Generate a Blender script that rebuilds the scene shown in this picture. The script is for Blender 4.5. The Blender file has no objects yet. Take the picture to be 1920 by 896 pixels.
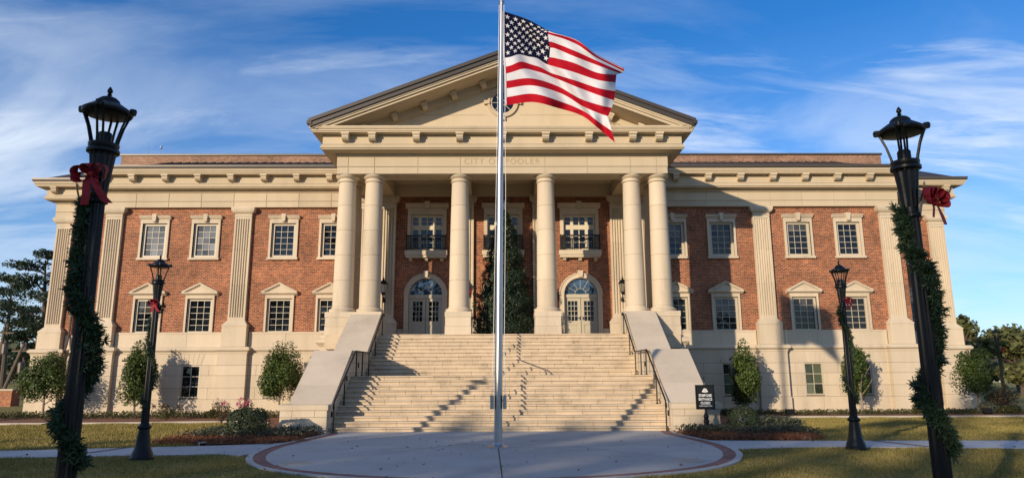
import bpy, math, random
import numpy as np
from mathutils import Vector, Matrix
R = math.radians
random.seed(7)
rng = np.random.default_rng(11)
sc = bpy.context.scene
COL = sc.collection

# ------------------------------------------------------------------ camera
FPX, EYE, PITCH = 1280.0, 1.65, R(11.1)
cam = bpy.data.cameras.new("camera")
cam.sensor_width = 36.0
cam.lens = FPX / 1920 * 36
cam.clip_start = 0.1
cam.clip_end = 3000
camo = bpy.data.objects.new("camera", cam)
COL.objects.link(camo)
camo.location = (0, 0, EYE)
ROLL = R(-0.27)
camo.rotation_euler = (Matrix.Rotation(R(90) + PITCH, 3, 'X') @ Matrix.Rotation(ROLL, 3, 'Z')).to_euler()
sc.camera = camo

# ------------------------------------------------------------------ light and sky
SUN_AZ, SUN_EL = 37.3, 13.5          # the sun stands behind the viewer, to the left
w = bpy.data.worlds.new("World")
sc.world = w
w.use_nodes = True
nt = w.node_tree
nt.nodes.clear()
def N(tree, typ, **kw):
    n = tree.nodes.new(typ)
    for k, v in kw.items():
        if k == 'inp':
            for kk, vv in v.items():
                n.inputs[kk].default_value = vv
        else:
            setattr(n, k, v)
    return n
def build_world():
    L = nt.links.new
    sky = N(nt, 'ShaderNodeTexSky', sky_type='NISHITA', sun_disc=False, sun_elevation=R(SUN_EL),
            sun_rotation=R(180 + SUN_AZ), altitude=10, air_density=1.0, dust_density=0.3, ozone_density=3.0)
    tc = N(nt, 'ShaderNodeTexCoord')
    sep = N(nt, 'ShaderNodeSeparateXYZ')
    L(tc.outputs['Generated'], sep.inputs[0])
    # project the view direction on a cloud deck overhead
    zz = N(nt, 'ShaderNodeMath', operation='MAXIMUM', inp={1: 0.03}); L(sep.outputs['Z'], zz.inputs[0])
    za = N(nt, 'ShaderNodeMath', operation='ADD', inp={1: 0.22}); L(zz.outputs[0], za.inputs[0])
    dx = N(nt, 'ShaderNodeMath', operation='DIVIDE'); L(sep.outputs['X'], dx.inputs[0]); L(za.outputs[0], dx.inputs[1])
    dy = N(nt, 'ShaderNodeMath', operation='DIVIDE'); L(sep.outputs['Y'], dy.inputs[0]); L(za.outputs[0], dy.inputs[1])
    cmb = N(nt, 'ShaderNodeCombineXYZ'); L(dx.outputs[0], cmb.inputs[0]); L(dy.outputs[0], cmb.inputs[1])
    mp = N(nt, 'ShaderNodeMapping'); mp.inputs['Rotation'].default_value = (0, 0, R(35)); mp.inputs['Scale'].default_value = (0.6, 1.5, 1)
    mp.inputs['Location'].default_value = (CLOUD_OFF[0], CLOUD_OFF[1], 0)
    L(cmb.outputs[0], mp.inputs[0])
    n1 = N(nt, 'ShaderNodeTexNoise', inp={'Scale': 1.5, 'Detail': 9, 'Roughness': 0.58, 'Distortion': 0.9}); L(mp.outputs[0], n1.inputs['Vector'])
    n2 = N(nt, 'ShaderNodeTexNoise', inp={'Scale': 0.55, 'Detail': 3, 'Roughness': 0.5, 'Distortion': 0.3}); L(cmb.outputs[0], n2.inputs['Vector'])
    r1 = N(nt, 'ShaderNodeMapRange', inp={1: 0.40, 2: 0.78, 3: 0, 4: 1}); L(n1.outputs['Fac'], r1.inputs[0])
    r2 = N(nt, 'ShaderNodeMapRange', inp={1: 0.36, 2: 0.62, 3: 0.12, 4: 1}); L(n2.outputs['Fac'], r2.inputs[0])
    m = N(nt, 'ShaderNodeMath', operation='MULTIPLY'); L(r1.outputs[0], m.inputs[0]); L(r2.outputs[0], m.inputs[1])
    # a bank of cirrus fills the west (left); the east is clearer
    we = N(nt, 'ShaderNodeMapRange', inp={1: -0.55, 2: 0.30, 3: 1.15, 4: 0.55}); L(sep.outputs['X'], we.inputs[0])
    m0 = m; m = N(nt, 'ShaderNodeMath', operation='MULTIPLY'); L(m0.outputs[0], m.inputs[0]); L(we.outputs[0], m.inputs[1])
    # finer streaks combed by the wind
    mp3 = N(nt, 'ShaderNodeMapping'); mp3.inputs['Rotation'].default_value = (0, 0, R(28)); mp3.inputs['Scale'].default_value = (0.55, 2.1, 1); mp3.inputs['Location'].default_value = (0.7, 5.1, 0)
    L(cmb.outputs[0], mp3.inputs[0])
    n3 = N(nt, 'ShaderNodeTexNoise', inp={'Scale': 2.6, 'Detail': 8, 'Roughness': 0.62, 'Distortion': 0.7}); L(mp3.outputs[0], n3.inputs['Vector'])
    r3 = N(nt, 'ShaderNodeMapRange', inp={1: 0.52, 2: 0.78, 3: 0, 4: 0.85}); L(n3.outputs['Fac'], r3.inputs[0])
    n4 = N(nt, 'ShaderNodeTexNoise', inp={'Scale': 0.8, 'Detail': 2}); L(mp3.outputs[0], n4.inputs['Vector'])
    r4 = N(nt, 'ShaderNodeMapRange', inp={1: 0.42, 2: 0.60, 3: 0.0, 4: 1}); L(n4.outputs['Fac'], r4.inputs[0])
    m34 = N(nt, 'ShaderNodeMath', operation='MULTIPLY'); L(r3.outputs[0], m34.inputs[0]); L(r4.outputs[0], m34.inputs[1])
    m1 = m; m = N(nt, 'ShaderNodeMath', operation='ADD'); L(m1.outputs[0], m.inputs[0]); L(m34.outputs[0], m.inputs[1])
    # cirrus thickens towards the horizon, as a layer seen edge-on does
    hz = N(nt, 'ShaderNodeMapRange', inp={1: 0.0, 2: 0.45, 3: 0.62, 4: 0.0}); L(sep.outputs['Z'], hz.inputs[0])
    hm = N(nt, 'ShaderNodeMapRange', inp={1: 0.30, 2: 0.60, 3: 0.35, 4: 1.0}); L(n1.outputs['Fac'], hm.inputs[0])
    hh = N(nt, 'ShaderNodeMath', operation='MULTIPLY'); L(hz.outputs[0], hh.inputs[0]); L(hm.outputs[0], hh.inputs[1])
    ad = N(nt, 'ShaderNodeMath', operation='ADD', use_clamp=True); L(m.outputs[0], ad.inputs[0]); L(hh.outputs[0], ad.inputs[1])
    am = N(nt, 'ShaderNodeMath', operation='MULTIPLY', inp={1: 0.85}); L(ad.outputs[0], am.inputs[0])
    hs = N(nt, 'ShaderNodeHueSaturation', inp={'Hue': 0.5, 'Saturation': 1.12, 'Value': 1.0})
    gr = N(nt, 'ShaderNodeMixRGB', blend_type='MULTIPLY', inp={0: 1.0, 'Color2': SKY_TINT}); L(sky.outputs[0], gr.inputs[1]); L(gr.outputs[0], hs.inputs['Color'])
    mx = N(nt, 'ShaderNodeMixRGB', inp={'Color2': CLOUD_COL}); L(am.outputs[0], mx.inputs[0]); L(hs.outputs[0], mx.inputs[1])
    bg = N(nt, 'ShaderNodeBackground', inp={'Strength': SKY_STR}); L(mx.outputs[0], bg.inputs[0])
    out = N(nt, 'ShaderNodeOutputWorld'); L(bg.outputs[0], out.inputs[0])
SKY_STR = 0.115
CLOUD_COL = (7.1, 7.9, 8.9, 1)
CLOUD_OFF = (5.35, 2.2)
SKY_TINT = (0.84, 1.13, 1.52, 1)
build_world()

sun = bpy.data.lights.new("sun", 'SUN')
sun.energy = 5.0
sun.angle = R(0.7)
sun.color = (1.0, 0.825, 0.61)
suno = bpy.data.objects.new("sun", sun)
COL.objects.link(suno)
sdir = Vector((math.sin(R(SUN_AZ)) * math.cos(R(SUN_EL)), math.cos(R(SUN_AZ)) * math.cos(R(SUN_EL)), -math.sin(R(SUN_EL))))
suno.rotation_euler = sdir.to_track_quat('-Z', 'Y').to_euler()
suno.location = (-40, -60, 40)

sc.view_settings.view_transform = 'Standard'
sc.view_settings.look = 'None'
sc.view_settings.exposure = 0.06
sc.view_settings.gamma = 1.0
sc.view_settings.use_curve_mapping = False

# ------------------------------------------------------------------ materials
def nodes_of(m):
    m.use_nodes = True
    t = m.node_tree
    return t, t.nodes['Principled BSDF']
def mat(name, col, rough=0.8, var=0.15, scale=3.0, fine=40.0, metal=0.0, bump=0.0, spec=0.5, dark=None, streak=False):
    """plain surface whose colour wanders a little (broad blotches and fine grain), world-space"""
    m = bpy.data.materials.new(name)
    t, b = nodes_of(m); L = t.links.new
    g = N(t, 'ShaderNodeNewGeometry')
    src = g.outputs['Position']
    if streak:
        mp = N(t, 'ShaderNodeMapping'); mp.inputs['Scale'].default_value = (1, 1, 0.18)
        L(src, mp.inputs[0]); src = mp.outputs[0]
    n1 = N(t, 'ShaderNodeTexNoise', inp={'Scale': scale, 'Detail': 5, 'Roughness': 0.6}); L(src, n1.inputs['Vector'])
    n2 = N(t, 'ShaderNodeTexNoise', inp={'Scale': fine, 'Detail': 2}); L(g.outputs['Position'], n2.inputs['Vector'])
    mxn = N(t, 'ShaderNodeMixRGB', inp={0: 0.35}); L(n1.outputs['Fac'], mxn.inputs[1]); L(n2.outputs['Fac'], mxn.inputs[2])
    cr = N(t, 'ShaderNodeValToRGB')
    d = dark or tuple(c * (1 - 2 * var) for c in col)
    li = tuple(min(1, c * (1 + var)) for c in col)
    cr.color_ramp.elements[0].position = 0.28; cr.color_ramp.elements[0].color = (*d, 1)
    cr.color_ramp.elements[1].position = 0.68; cr.color_ramp.elements[1].color = (*li, 1)
    e = cr.color_ramp.elements.new(0.46); e.color = (*col, 1)
    L(mxn.outputs[0], cr.inputs[0])
    # each separate piece a touch lighter or darker
    oi = N(t, 'ShaderNodeObjectInfo')
    mr = N(t, 'ShaderNodeMapRange', inp={3: 0.93, 4: 1.05}); L(oi.outputs['Random'], mr.inputs[0])
    mu = N(t, 'ShaderNodeMixRGB', blend_type='MULTIPLY', inp={0: 1.0}); L(cr.outputs[0], mu.inputs[1]); L(mr.outputs[0], mu.inputs[2])
    L(mu.outputs[0], b.inputs['Base Color'])
    b.inputs['Roughness'].default_value = rough
    b.inputs['Metallic'].default_value = metal
    b.inputs['Specular IOR Level'].default_value = spec
    if bump:
        bp = N(t, 'ShaderNodeBump', inp={'Strength': bump, 'Distance': 0.02}); L(n2.outputs['Fac'], bp.inputs['Height']); L(bp.outputs[0], b.inputs['Normal'])
    return m
def brick_mat(name, c1, c2, mortar, bw=0.203, bh=0.076, flat=False, msize=0.011):
    m = bpy.data.materials.new(name)
    t, b = nodes_of(m); L = t.links.new
    g = N(t, 'ShaderNodeNewGeometry')
    s = N(t, 'ShaderNodeSeparateXYZ'); L(g.outputs['Position'], s.inputs[0])
    if flat:
        vec = g.outputs['Position']
    else:
        a = N(t, 'ShaderNodeMath', operation='ADD'); L(s.outputs[0], a.inputs[0]); L(s.outputs[1], a.inputs[1])
        c = N(t, 'ShaderNodeCombineXYZ'); L(a.outputs[0], c.inputs[0]); L(s.outputs[2], c.inputs[1])
        vec = c.outputs[0]
    br = N(t, 'ShaderNodeTexBrick', offset=0.5, squash=1.0)
    br.inputs['Color1'].default_value = (*c1, 1); br.inputs['Color2'].default_value = (*c2, 1); br.inputs['Mortar'].default_value = (*mortar, 1)
    br.inputs['Scale'].default_value = 1.0; br.inputs['Mortar Size'].default_value = msize; br.inputs['Mortar Smooth'].default_value = 0.2
    br.inputs['Bias'].default_value = -0.1; br.inputs['Brick Width'].default_value = bw; br.inputs['Row Height'].default_value = bh
    L(vec, br.inputs['Vector'])
    n = N(t, 'ShaderNodeTexNoise', inp={'Scale': 0.7, 'Detail': 6, 'Roughness': 0.65}); L(g.outputs['Position'], n.inputs['Vector'])
    n2 = N(t, 'ShaderNodeTexNoise', inp={'Scale': 9.0, 'Detail': 3}); L(g.outputs['Position'], n2.inputs['Vector'])
    mr = N(t, 'ShaderNodeMapRange', inp={1: 0.3, 2: 0.7, 3: 0.66, 4: 1.30}); L(n.outputs['Fac'], mr.inputs[0])
    mr2 = N(t, 'ShaderNodeMapRange', inp={1: 0.3, 2: 0.7, 3: 0.75, 4: 1.25}); L(n2.outputs['Fac'], mr2.inputs[0])
    mm = N(t, 'ShaderNodeMath', operation='MULTIPLY'); L(mr.outputs[0], mm.inputs[0]); L(mr2.outputs[0], mm.inputs[1])
    mu = N(t, 'ShaderNodeMixRGB', blend_type='MULTIPLY', inp={0: 1.0}); L(br.outputs['Color'], mu.inputs[1]); L(mm.outputs[0], mu.inputs[2])
    L(mu.outputs[0], b.inputs['Base Color'])
    b.inputs['Roughness'].default_value = 0.88
    inv = N(t, 'ShaderNodeMath', operation='SUBTRACT', inp={0: 1.0}); L(br.outputs['Fac'], inv.inputs[1])
    bp = N(t, 'ShaderNodeBump', inp={'Strength': 0.6, 'Distance': 0.012}); L(inv.outputs[0], bp.inputs['Height']); L(bp.outputs[0], b.inputs['Normal'])
    return m
def leaf_mat(name, c1, c2, c3, trans=0.25, rough=0.5):
    m = bpy.data.materials.new(name)
    t, b = nodes_of(m); L = t.links.new
    g = N(t, 'ShaderNodeNewGeometry')
    cr = N(t, 'ShaderNodeValToRGB')
    cr.color_ramp.elements[0].color = (*c1, 1); cr.color_ramp.elements[1].color = (*c3, 1)
    e = cr.color_ramp.elements.new(0.55); e.color = (*c2, 1)
    n = N(t, 'ShaderNodeTexNoise', inp={'Scale': 2.2, 'Detail': 2}); L(g.outputs['Position'], n.inputs['Vector'])
    mx = N(t, 'ShaderNodeMixRGB', inp={0: 0.45}); L(g.outputs['Random Per Island'], mx.inputs[1]); L(n.outputs['Fac'], mx.inputs[2])
    L(mx.outputs[0], cr.inputs[0]); L(cr.outputs[0], b.inputs['Base Color'])
    b.inputs['Roughness'].default_value = rough
    b.inputs['Specular IOR Level'].default_value = 0.35
    tr = N(t, 'ShaderNodeBsdfTranslucent'); L(cr.outputs[0], tr.inputs[0])
    ms = N(t, 'ShaderNodeMixShader', inp={0: trans}); L(b.outputs[0], ms.inputs[1]); L(tr.outputs[0], ms.inputs[2])
    L(ms.outputs[0], t.nodes['Material Output'].inputs[0])
    return m
def glass_mat(name, col, ior=1.48, rough=0.02):
    """window glass over a dim room: each pane's room is a little lighter or darker"""
    m = bpy.data.materials.new(name)
    t, b = nodes_of(m)
    L = t.links.new
    oi = N(t, 'ShaderNodeObjectInfo'); g = N(t, 'ShaderNodeNewGeometry')
    mr = N(t, 'ShaderNodeMapRange', inp={3: 0.35, 4: 1.9}); L(oi.outputs['Random'], mr.inputs[0])
    mu = N(t, 'ShaderNodeMixRGB', blend_type='MULTIPLY', inp={0: 1.0, 'Color1': (*col, 1)}); L(mr.outputs[0], mu.inputs[2])
    L(mu.outputs[0], b.inputs['Base Color'])
    b.inputs['Roughness'].default_value = rough
    b.inputs['IOR'].default_value = ior
    n = N(t, 'ShaderNodeTexNoise', inp={'Scale': 1.6, 'Detail': 2})
    L(g.outputs['Position'], n.inputs['Vector'])
    bp = N(t, 'ShaderNodeBump', inp={'Strength': 0.05, 'Distance': 0.05}); L(n.outputs['Fac'], bp.inputs['Height']); L(bp.outputs[0], b.inputs['Normal'])
    return m
def grass_mat(name, blade=False):
    m = bpy.data.materials.new(name)
    t, b = nodes_of(m); L = t.links.new
    g = N(t, 'ShaderNodeNewGeometry')
    n1 = N(t, 'ShaderNodeTexNoise', inp={'Scale': 0.55, 'Detail': 5, 'Roughness': 0.65}); L(g.outputs['Position'], n1.inputs['Vector'])
    n2 = N(t, 'ShaderNodeTexNoise', inp={'Scale': 7.0, 'Detail': 4, 'Roughness': 0.7}); L(g.outputs['Position'], n2.inputs['Vector'])
    mx = N(t, 'ShaderNodeMixRGB', inp={0: 0.5}); L(n1.outputs['Fac'], mx.inputs[1])
    L(n2.outputs['Fac'], mx.inputs[2])
    cr = N(t, 'ShaderNodeValToRGB')
    E = cr.color_ramp.elements
    E[0].position = 0.34; E[0].color = (0.11, 0.11, 0.026, 1)
    E[1].position = 0.68; E[1].color = (0.40, 0.29, 0.12, 1)
    e = E.new(0.48); e.color = (0.23, 0.195, 0.050, 1)
    src = mx.outputs[0]
    if blade:
        m2 = N(t, 'ShaderNodeMixRGB', inp={0: 0.35}); L(mx.outputs[0], m2.inputs[1]); L(g.outputs['Random Per Island'], m2.inputs[2]); src = m2.outputs[0]
    L(src, cr.inputs[0]); L(cr.outputs[0], b.inputs['Base Color'])
    b.inputs['Roughness'].default_value = 0.85
    b.inputs['Specular IOR Level'].default_value = 0.15
    if not blade:
        bp = N(t, 'ShaderNodeBump', inp={'Strength': 0.9, 'Distance': 0.05}); L(n2.outputs['Fac'], bp.inputs['Height']); L(bp.outputs[0], b.inputs['Normal'])
    return m

STONE = mat('limestone', (0.535, 0.445, 0.325), 0.85, 0.15, 1.3, 30, bump=0.12, streak=True)
STEP = mat('step_stone', (0.49, 0.39, 0.275), 0.85, 0.22, 1.8, 30, bump=0.15)
CAPST = mat('weathered_cap_stone', (0.50, 0.425, 0.33), 0.85, 0.13, 1.0, 25, bump=0.15)
STUCCO = mat('tan_stucco', (0.50, 0.41, 0.285), 0.9, 0.09, 0.9, 60, bump=0.10, streak=True)
JOINT = mat('dark_joint_mortar', (0.20, 0.16, 0.11), 0.95, 0.1)  # dark mortar behind the open joints
BRICK = brick_mat('red_brick', (0.34, 0.088, 0.036), (0.135, 0.028, 0.017), (0.37, 0.245, 0.14))
BRICKTOP = brick_mat('parapet_brick', (0.29, 0.13, 0.075), (0.19, 0.08, 0.045), (0.33, 0.25, 0.18))
PAVER = brick_mat('red_paver', (0.27, 0.125, 0.10), (0.20, 0.09, 0.075), (0.22, 0.16, 0.14), 0.2, 0.1, flat=True, msize=0.006)
ROOF = mat('bronze_roof_metal', (0.060, 0.050, 0.043), 0.5, 0.1, 1.0, 20, metal=0.3)
GUTTER = mat('gutter_metal', (0.085, 0.072, 0.06), 0.45, 0.08, metal=0.3)
CREAM = mat('cream_paint', (0.62, 0.545, 0.40), 0.55, 0.04)
SASH = mat('window_paint', (0.50, 0.435, 0.325), 0.5, 0.04)
DOORP = mat('door_paint', (0.47, 0.42, 0.31), 0.5, 0.05)
IRON = mat('black_iron', (0.007, 0.007, 0.008), 0.42, 0.2, spec=0.3)
LAMPBLK = mat('lamp_black_paint', (0.004, 0.0045, 0.006), 0.40, 0.2, spec=0.28)
STEEL = mat('brushed_aluminium', (0.42, 0.42, 0.43), 0.36, 0.12, 2.0, 30, metal=1.0)
GLASS = glass_mat('window_glass', (0.006, 0.008, 0.011))
GLASSP = glass_mat('cloud_reflection_glass', (0.13, 0.135, 0.14))  # pale colour stands in for bright clouds mirrored in the panes
GLASSD = glass_mat('half_blind_glass', (0.050, 0.050, 0.047))
GLASSF = glass_mat('fanlight_glass', (0.020, 0.045, 0.080), 2.0)  # blue base colour paints in the sky's reflection
GLASSB = glass_mat('blind_glass', (0.07, 0.085, 0.055), 1.5)
LANTERN = glass_mat('lantern_glass', (0.40, 0.36, 0.28), 1.5, 0.15)
CONC = mat('plaza_concrete', (0.40, 0.39, 0.37), 0.85, 0.16, 0.7, 25, bump=0.15)
WALK = mat('walk_concrete', (0.46, 0.455, 0.45), 0.85, 0.08, 0.6, 25, bump=0.12)
KERB = mat('kerb_concrete', (0.45, 0.40, 0.34), 0.9, 0.1)
LAWN = grass_mat('lawn')
BLADE = grass_mat('grass_blade', True)
MULCH = mat('pine_straw', (0.20, 0.085, 0.042), 0.95, 0.3, 6, 60, bump=0.8)
STRAW = leaf_mat('straw_needles', (0.10, 0.035, 0.016), (0.22, 0.085, 0.04), (0.33, 0.15, 0.07), 0.1, 0.8)
BARK = mat('bark', (0.085, 0.062, 0.045), 0.9, 0.25, 5, 40, bump=0.6)
BARKL = mat('grey_bark', (0.22, 0.18, 0.14), 0.9, 0.2, 5, 40, bump=0.5)
HOLLY = leaf_mat('holly_leaves', (0.026, 0.050, 0.012), (0.060, 0.098, 0.020), (0.15, 0.175, 0.035))
BOX = leaf_mat('boxwood_leaves', (0.018, 0.032, 0.014), (0.042, 0.062, 0.025), (0.085, 0.10, 0.05))
COVER = leaf_mat('ground_cover_leaves', (0.028, 0.035, 0.010), (0.065, 0.07, 0.02), (0.11, 0.09, 0.03))
GREY = leaf_mat('grey_green_leaves', (0.035, 0.042, 0.025), (0.075, 0.082, 0.05), (0.13, 0.13, 0.09))
XMAS = leaf_mat('fir_sprays', (0.009, 0.020, 0.011), (0.020, 0.040, 0.020), (0.040, 0.068, 0.032), 0.1)
GARL = leaf_mat('garland_needles', (0.016, 0.036, 0.018), (0.040, 0.075, 0.038), (0.085, 0.125, 0.065), 0.15)
PINE = leaf_mat('pine_needles', (0.012, 0.024, 0.011), (0.026, 0.045, 0.019), (0.05, 0.066, 0.026), 0.15)
OAK = leaf_mat('oak_leaves', (0.045, 0.06, 0.018), (0.11, 0.12, 0.038), (0.20, 0.18, 0.065), 0.3)
WOOD = leaf_mat('wood_leaves', (0.025, 0.035, 0.014), (0.05, 0.06, 0.024), (0.085, 0.085, 0.035), 0.15)
PINK = leaf_mat('pink_petals', (0.45, 0.05, 0.14), (0.62, 0.10, 0.24), (0.7, 0.25, 0.36), 0.3)
ROSE = leaf_mat('rose_leaves', (0.06, 0.05, 0.02), (0.11, 0.08, 0.035), (0.20, 0.06, 0.04), 0.3)
RIBBON = mat('red_velvet', (0.30, 0.008, 0.016), 0.75, 0.2)
FRED = mat('flag_red', (0.36, 0.004, 0.014), 0.75, 0.05, spec=0.1)
FWHITE = mat('flag_white', (0.58, 0.57, 0.60), 0.75, 0.03, spec=0.1)
FBLUE = mat('flag_blue', (0.0045, 0.006, 0.024), 0.75, 0.05, spec=0.1)
SIGNW = mat('sign_white', (0.80, 0.79, 0.74), 0.5, 0.02)
SIGNB = mat('sign_black', (0.010, 0.010, 0.011), 0.35, 0.1)
POLEWD = mat('weathered_wood', (0.12, 0.09, 0.065), 0.9, 0.2)
ROPE = mat('white_rope', (0.70, 0.69, 0.66), 0.8, 0.03)
FARWALL = mat('far_wall_paint', (0.55, 0.55, 0.53), 0.8, 0.05)

# ------------------------------------------------------------------ mesh helpers
W = {}
def wloc(p):
    return W[p.name] if p is not None else Vector((0, 0, 0))
def ob(name, me, parent=None, loc=(0, 0, 0), rz=0.0):
    """link a mesh (or None for an Empty); loc is in world space, parents only ever translate"""
    o = bpy.data.objects.new(name, me)
    COL.objects.link(o)
    L = Vector(loc)
    if parent is not None:
        o.parent = parent
        o.location = L - wloc(parent)
    else:
        o.location = L
    if rz: o.rotation_euler = (0, 0, rz)
    W[o.name] = L
    return o
def tag(o, label=None, cat=None, group=None, kind=None):
    if label: o['label'] = label
    if cat: o['category'] = cat
    if group: o['group'] = group
    if kind: o['kind'] = kind
    return o
def thing(name, label, cat, loc=(0, 0, 0), group=None):
    return tag(ob(name, None, None, loc), label, cat, group)
class MB:
    def __init__(s):
        s.v = []; s.f = []; s.m = []
    def face(s, pts, m=0):
        n = len(s.v); s.v += [tuple(p) for p in pts]; s.f.append(tuple(range(n, n + len(pts)))); s.m.append(m)
        return s
    def box(s, x0, x1, y0, y1, z0, z1, m=0):
        if x0 > x1: x0, x1 = x1, x0
        if y0 > y1: y0, y1 = y1, y0
        n = len(s.v)
        s.v += [(x0, y0, z0), (x1, y0, z0), (x1, y1, z0), (x0, y1, z0), (x0, y0, z1), (x1, y0, z1), (x1, y1, z1), (x0, y1, z1)]
        for q in ((0, 1, 5, 4), (1, 2, 6, 5), (2, 3, 7, 6), (3, 0, 4, 7), (4, 5, 6, 7), (3, 2, 1, 0)):
            s.f.append(tuple(n + i for i in q)); s.m.append(m)
        return s
    def prism(s, poly, a, b, axis='y', m=0):
        """poly of 2D points, extruded from a to b: axis y -> poly is (x,z); x -> (y,z); z -> (x,y)"""
        f = {'y': lambda p, t: (p[0], t, p[1]), 'x': lambda p, t: (t, p[0], p[1]), 'z': lambda p, t: (p[0], p[1], t)}[axis]
        n = len(s.v); k = len(poly)
        s.v += [f(p, a) for p in poly] + [f(p, b) for p in poly]
        s.f.append(tuple(n + i for i in range(k))[::-1]); s.m.append(m)
        s.f.append(tuple(n + k + i for i in range(k))); s.m.append(m)
        for i in range(k):
            j = (i + 1) % k
            s.f.append((n + i, n + j, n + k + j, n + k + i)); s.m.append(m)
        return s
    def lathe(s, prof, cx=0, cy=0, n=32, m=0, flute=None):
        """prof (r,z) bottom to top"""
        b = len(s.v)
        for r, z in prof:
            for i in range(n):
                a = 2 * math.pi * i / n
                rr = r
                if flute and flute[1] <= z <= flute[2] and i % 2: rr = r * flute[0]
                s.v.append((cx + rr * math.cos(a), cy + rr * math.sin(a), z))
        for k in range(len(prof) - 1):
            for i in range(n):
                j = (i + 1) % n
                s.f.append((b + k * n + i, b + k * n + j, b + (k + 1) * n + j, b + (k + 1) * n + i)); s.m.append(m)
        s.f.append(tuple(b + i for i in range(n))[::-1]); s.m.append(m)
        e = b + (len(prof) - 1) * n
        s.f.append(tuple(e + i for i in range(n))); s.m.append(m)
        return s
    def tube(s, pts, r, n=8, m=0):
        """round bar along a polyline; r a number or one per point"""
        P = [Vector(p) for p in pts]; b = len(s.v); k = len(P)
        rs = r if isinstance(r, (list, tuple)) else [r] * k
        for i in range(k):
            d = (P[min(i + 1, k - 1)] - P[max(i - 1, 0)]).normalized()
            u = d.cross(Vector((0, 0, 1)) if abs(d.z) < .9 else Vector((0, 1, 0))).normalized(); v = d.cross(u)
            for j in range(n):
                a = 2 * math.pi * j / n
                s.v.append(tuple(P[i] + rs[i] * (math.cos(a) * u + math.sin(a) * v)))
        for i in range(k - 1):
            for j in range(n):
                q = (j + 1) % n
                s.f.append((b + i * n + j, b + i * n + q, b + (i + 1) * n + q, b + (i + 1) * n + j)); s.m.append(m)
        s.f.append(tuple(b + j for j in range(n))[::-1]); s.m.append(m)
        s.f.append(tuple(b + (k - 1) * n + j for j in range(n))); s.m.append(m)
        return s
    def sweep(s, path, prof, m=0, closed_prof=True):
        """profile (out,z) swept along a plan path with mitred corners; out is to the RIGHT of travel"""
        P = [Vector(p) for p in path]; k = len(P); n = len(prof); b = len(s.v)
        for i in range(k):
            if i == 0: d0 = d1 = (P[1] - P[0]).normalized()
            elif i == k - 1: d0 = d1 = (P[-1] - P[-2]).normalized()
            else: d0 = (P[i] - P[i - 1]).normalized(); d1 = (P[i + 1] - P[i]).normalized()
            n0 = Vector((d0.y, -d0.x)); n1 = Vector((d1.y, -d1.x))
            q = (n0 + n1); q = q / max(1e-6, q.dot(n0))
            for o, z in prof:
                s.v.append((P[i].x + q.x * o, P[i].y + q.y * o, z))
        for i in range(k - 1):
            for j in range(n if closed_prof else n - 1):
                t = (j + 1) % n
                s.f.append((b + i * n + j, b + (i + 1) * n + j, b + (i + 1) * n + t, b + i * n + t)); s.m.append(m)
        if closed_prof:
            s.f.append(tuple(b + j for j in range(n))); s.m.append(m)
            s.f.append(tuple(b + (k - 1) * n + j for j in range(n))[::-1]); s.m.append(m)
        return s
    def mesh(s, name, mats, org=(0, 0, 0), smooth=None):
        me = bpy.data.meshes.new(name)
        ox, oy, oz = org
        me.from_pydata([(x - ox, y - oy, z - oz) for x, y, z in s.v], [], s.f)
        for mm in (mats if isinstance(mats, (list, tuple)) else [mats]): me.materials.append(mm)
        me.polygons.foreach_set('material_index', s.m)
        import bmesh
        bm = bmesh.new(); bm.from_mesh(me)
        bmesh.ops.recalc_face_normals(bm, faces=bm.faces)
        bm.to_mesh(me); bm.free()
        if smooth: me.shade_smooth(); me.set_sharp_from_angle(angle=R(smooth))
        me.update()
        return me
    def build(s, name, mats, parent=None, org=None, smooth=None):
        """one mesh object; vertices are in world space"""
        o = Vector(org) if org is not None else (wloc(parent) if parent is not None else Vector((0, 0, 0)))
        return ob(name, s.mesh(name, mats, o, smooth), parent, o)
def put(name, me, parent, loc):
    return ob(name, me, parent, loc)
def leaf_mesh(name, pos, nrm, size, mat_, aspect=0.55, jitter=0.3, base=None):
    """many small four-sided leaves as one mesh (numpy)"""
    n = len(pos)
    nrm = nrm + rng.normal(0, jitter, (n, 3)); nrm /= np.linalg.norm(nrm, axis=1)[:, None] + 1e-9
    t = rng.normal(0, 1, (n, 3)); u = np.cross(nrm, t); u /= np.linalg.norm(u, axis=1)[:, None] + 1e-9
    v = np.cross(nrm, u)
    sz = (size * rng.uniform(0.65, 1.35, n))[:, None]
    a = pos - u * sz * .5; b = pos + v * sz * aspect * .5 + nrm * sz * .06; c = pos + u * sz * .5; d = pos - v * sz * aspect * .5 + nrm * sz * .06
    vs = np.stack([a, b, c, d], 1).reshape(-1, 3)
    return raw_mesh(name, vs, np.arange(4 * n).reshape(-1, 4), mat_)
def raw_mesh(name, vs, fs, mats, mi=None):
    me = bpy.data.meshes.new(name)
    nf, k = fs.shape
    me.vertices.add(len(vs)); me.vertices.foreach_set('co', np.asarray(vs, dtype=np.float32).ravel())
    me.loops.add(nf * k); me.loops.foreach_set('vertex_index', fs.ravel().astype(np.int32))
    me.polygons.add(nf); me.polygons.foreach_set('loop_start', np.arange(0, nf * k, k, dtype=np.int32))
    for m in (mats if isinstance(mats, (list, tuple)) else [mats]): me.materials.append(m)
    if mi is not None: me.polygons.foreach_set('material_index', mi)
    me.update(calc_edges=True); me.validate()
    return me
def at(px, py, Y):
    """the point at depth Y on the sight line through a point of the photograph (1920 wide)"""
    x = (px - 960) / FPX; v = (448 - py) / FPX; x, v = x * math.cos(ROLL) - v * math.sin(ROLL), x * math.sin(ROLL) + v * math.cos(ROLL); c, s = math.cos(PITCH), math.sin(PITCH)
    t = Y / (c - v * s)
    return Vector((x * t, Y, EYE + (s + v * c) * t))

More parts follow.
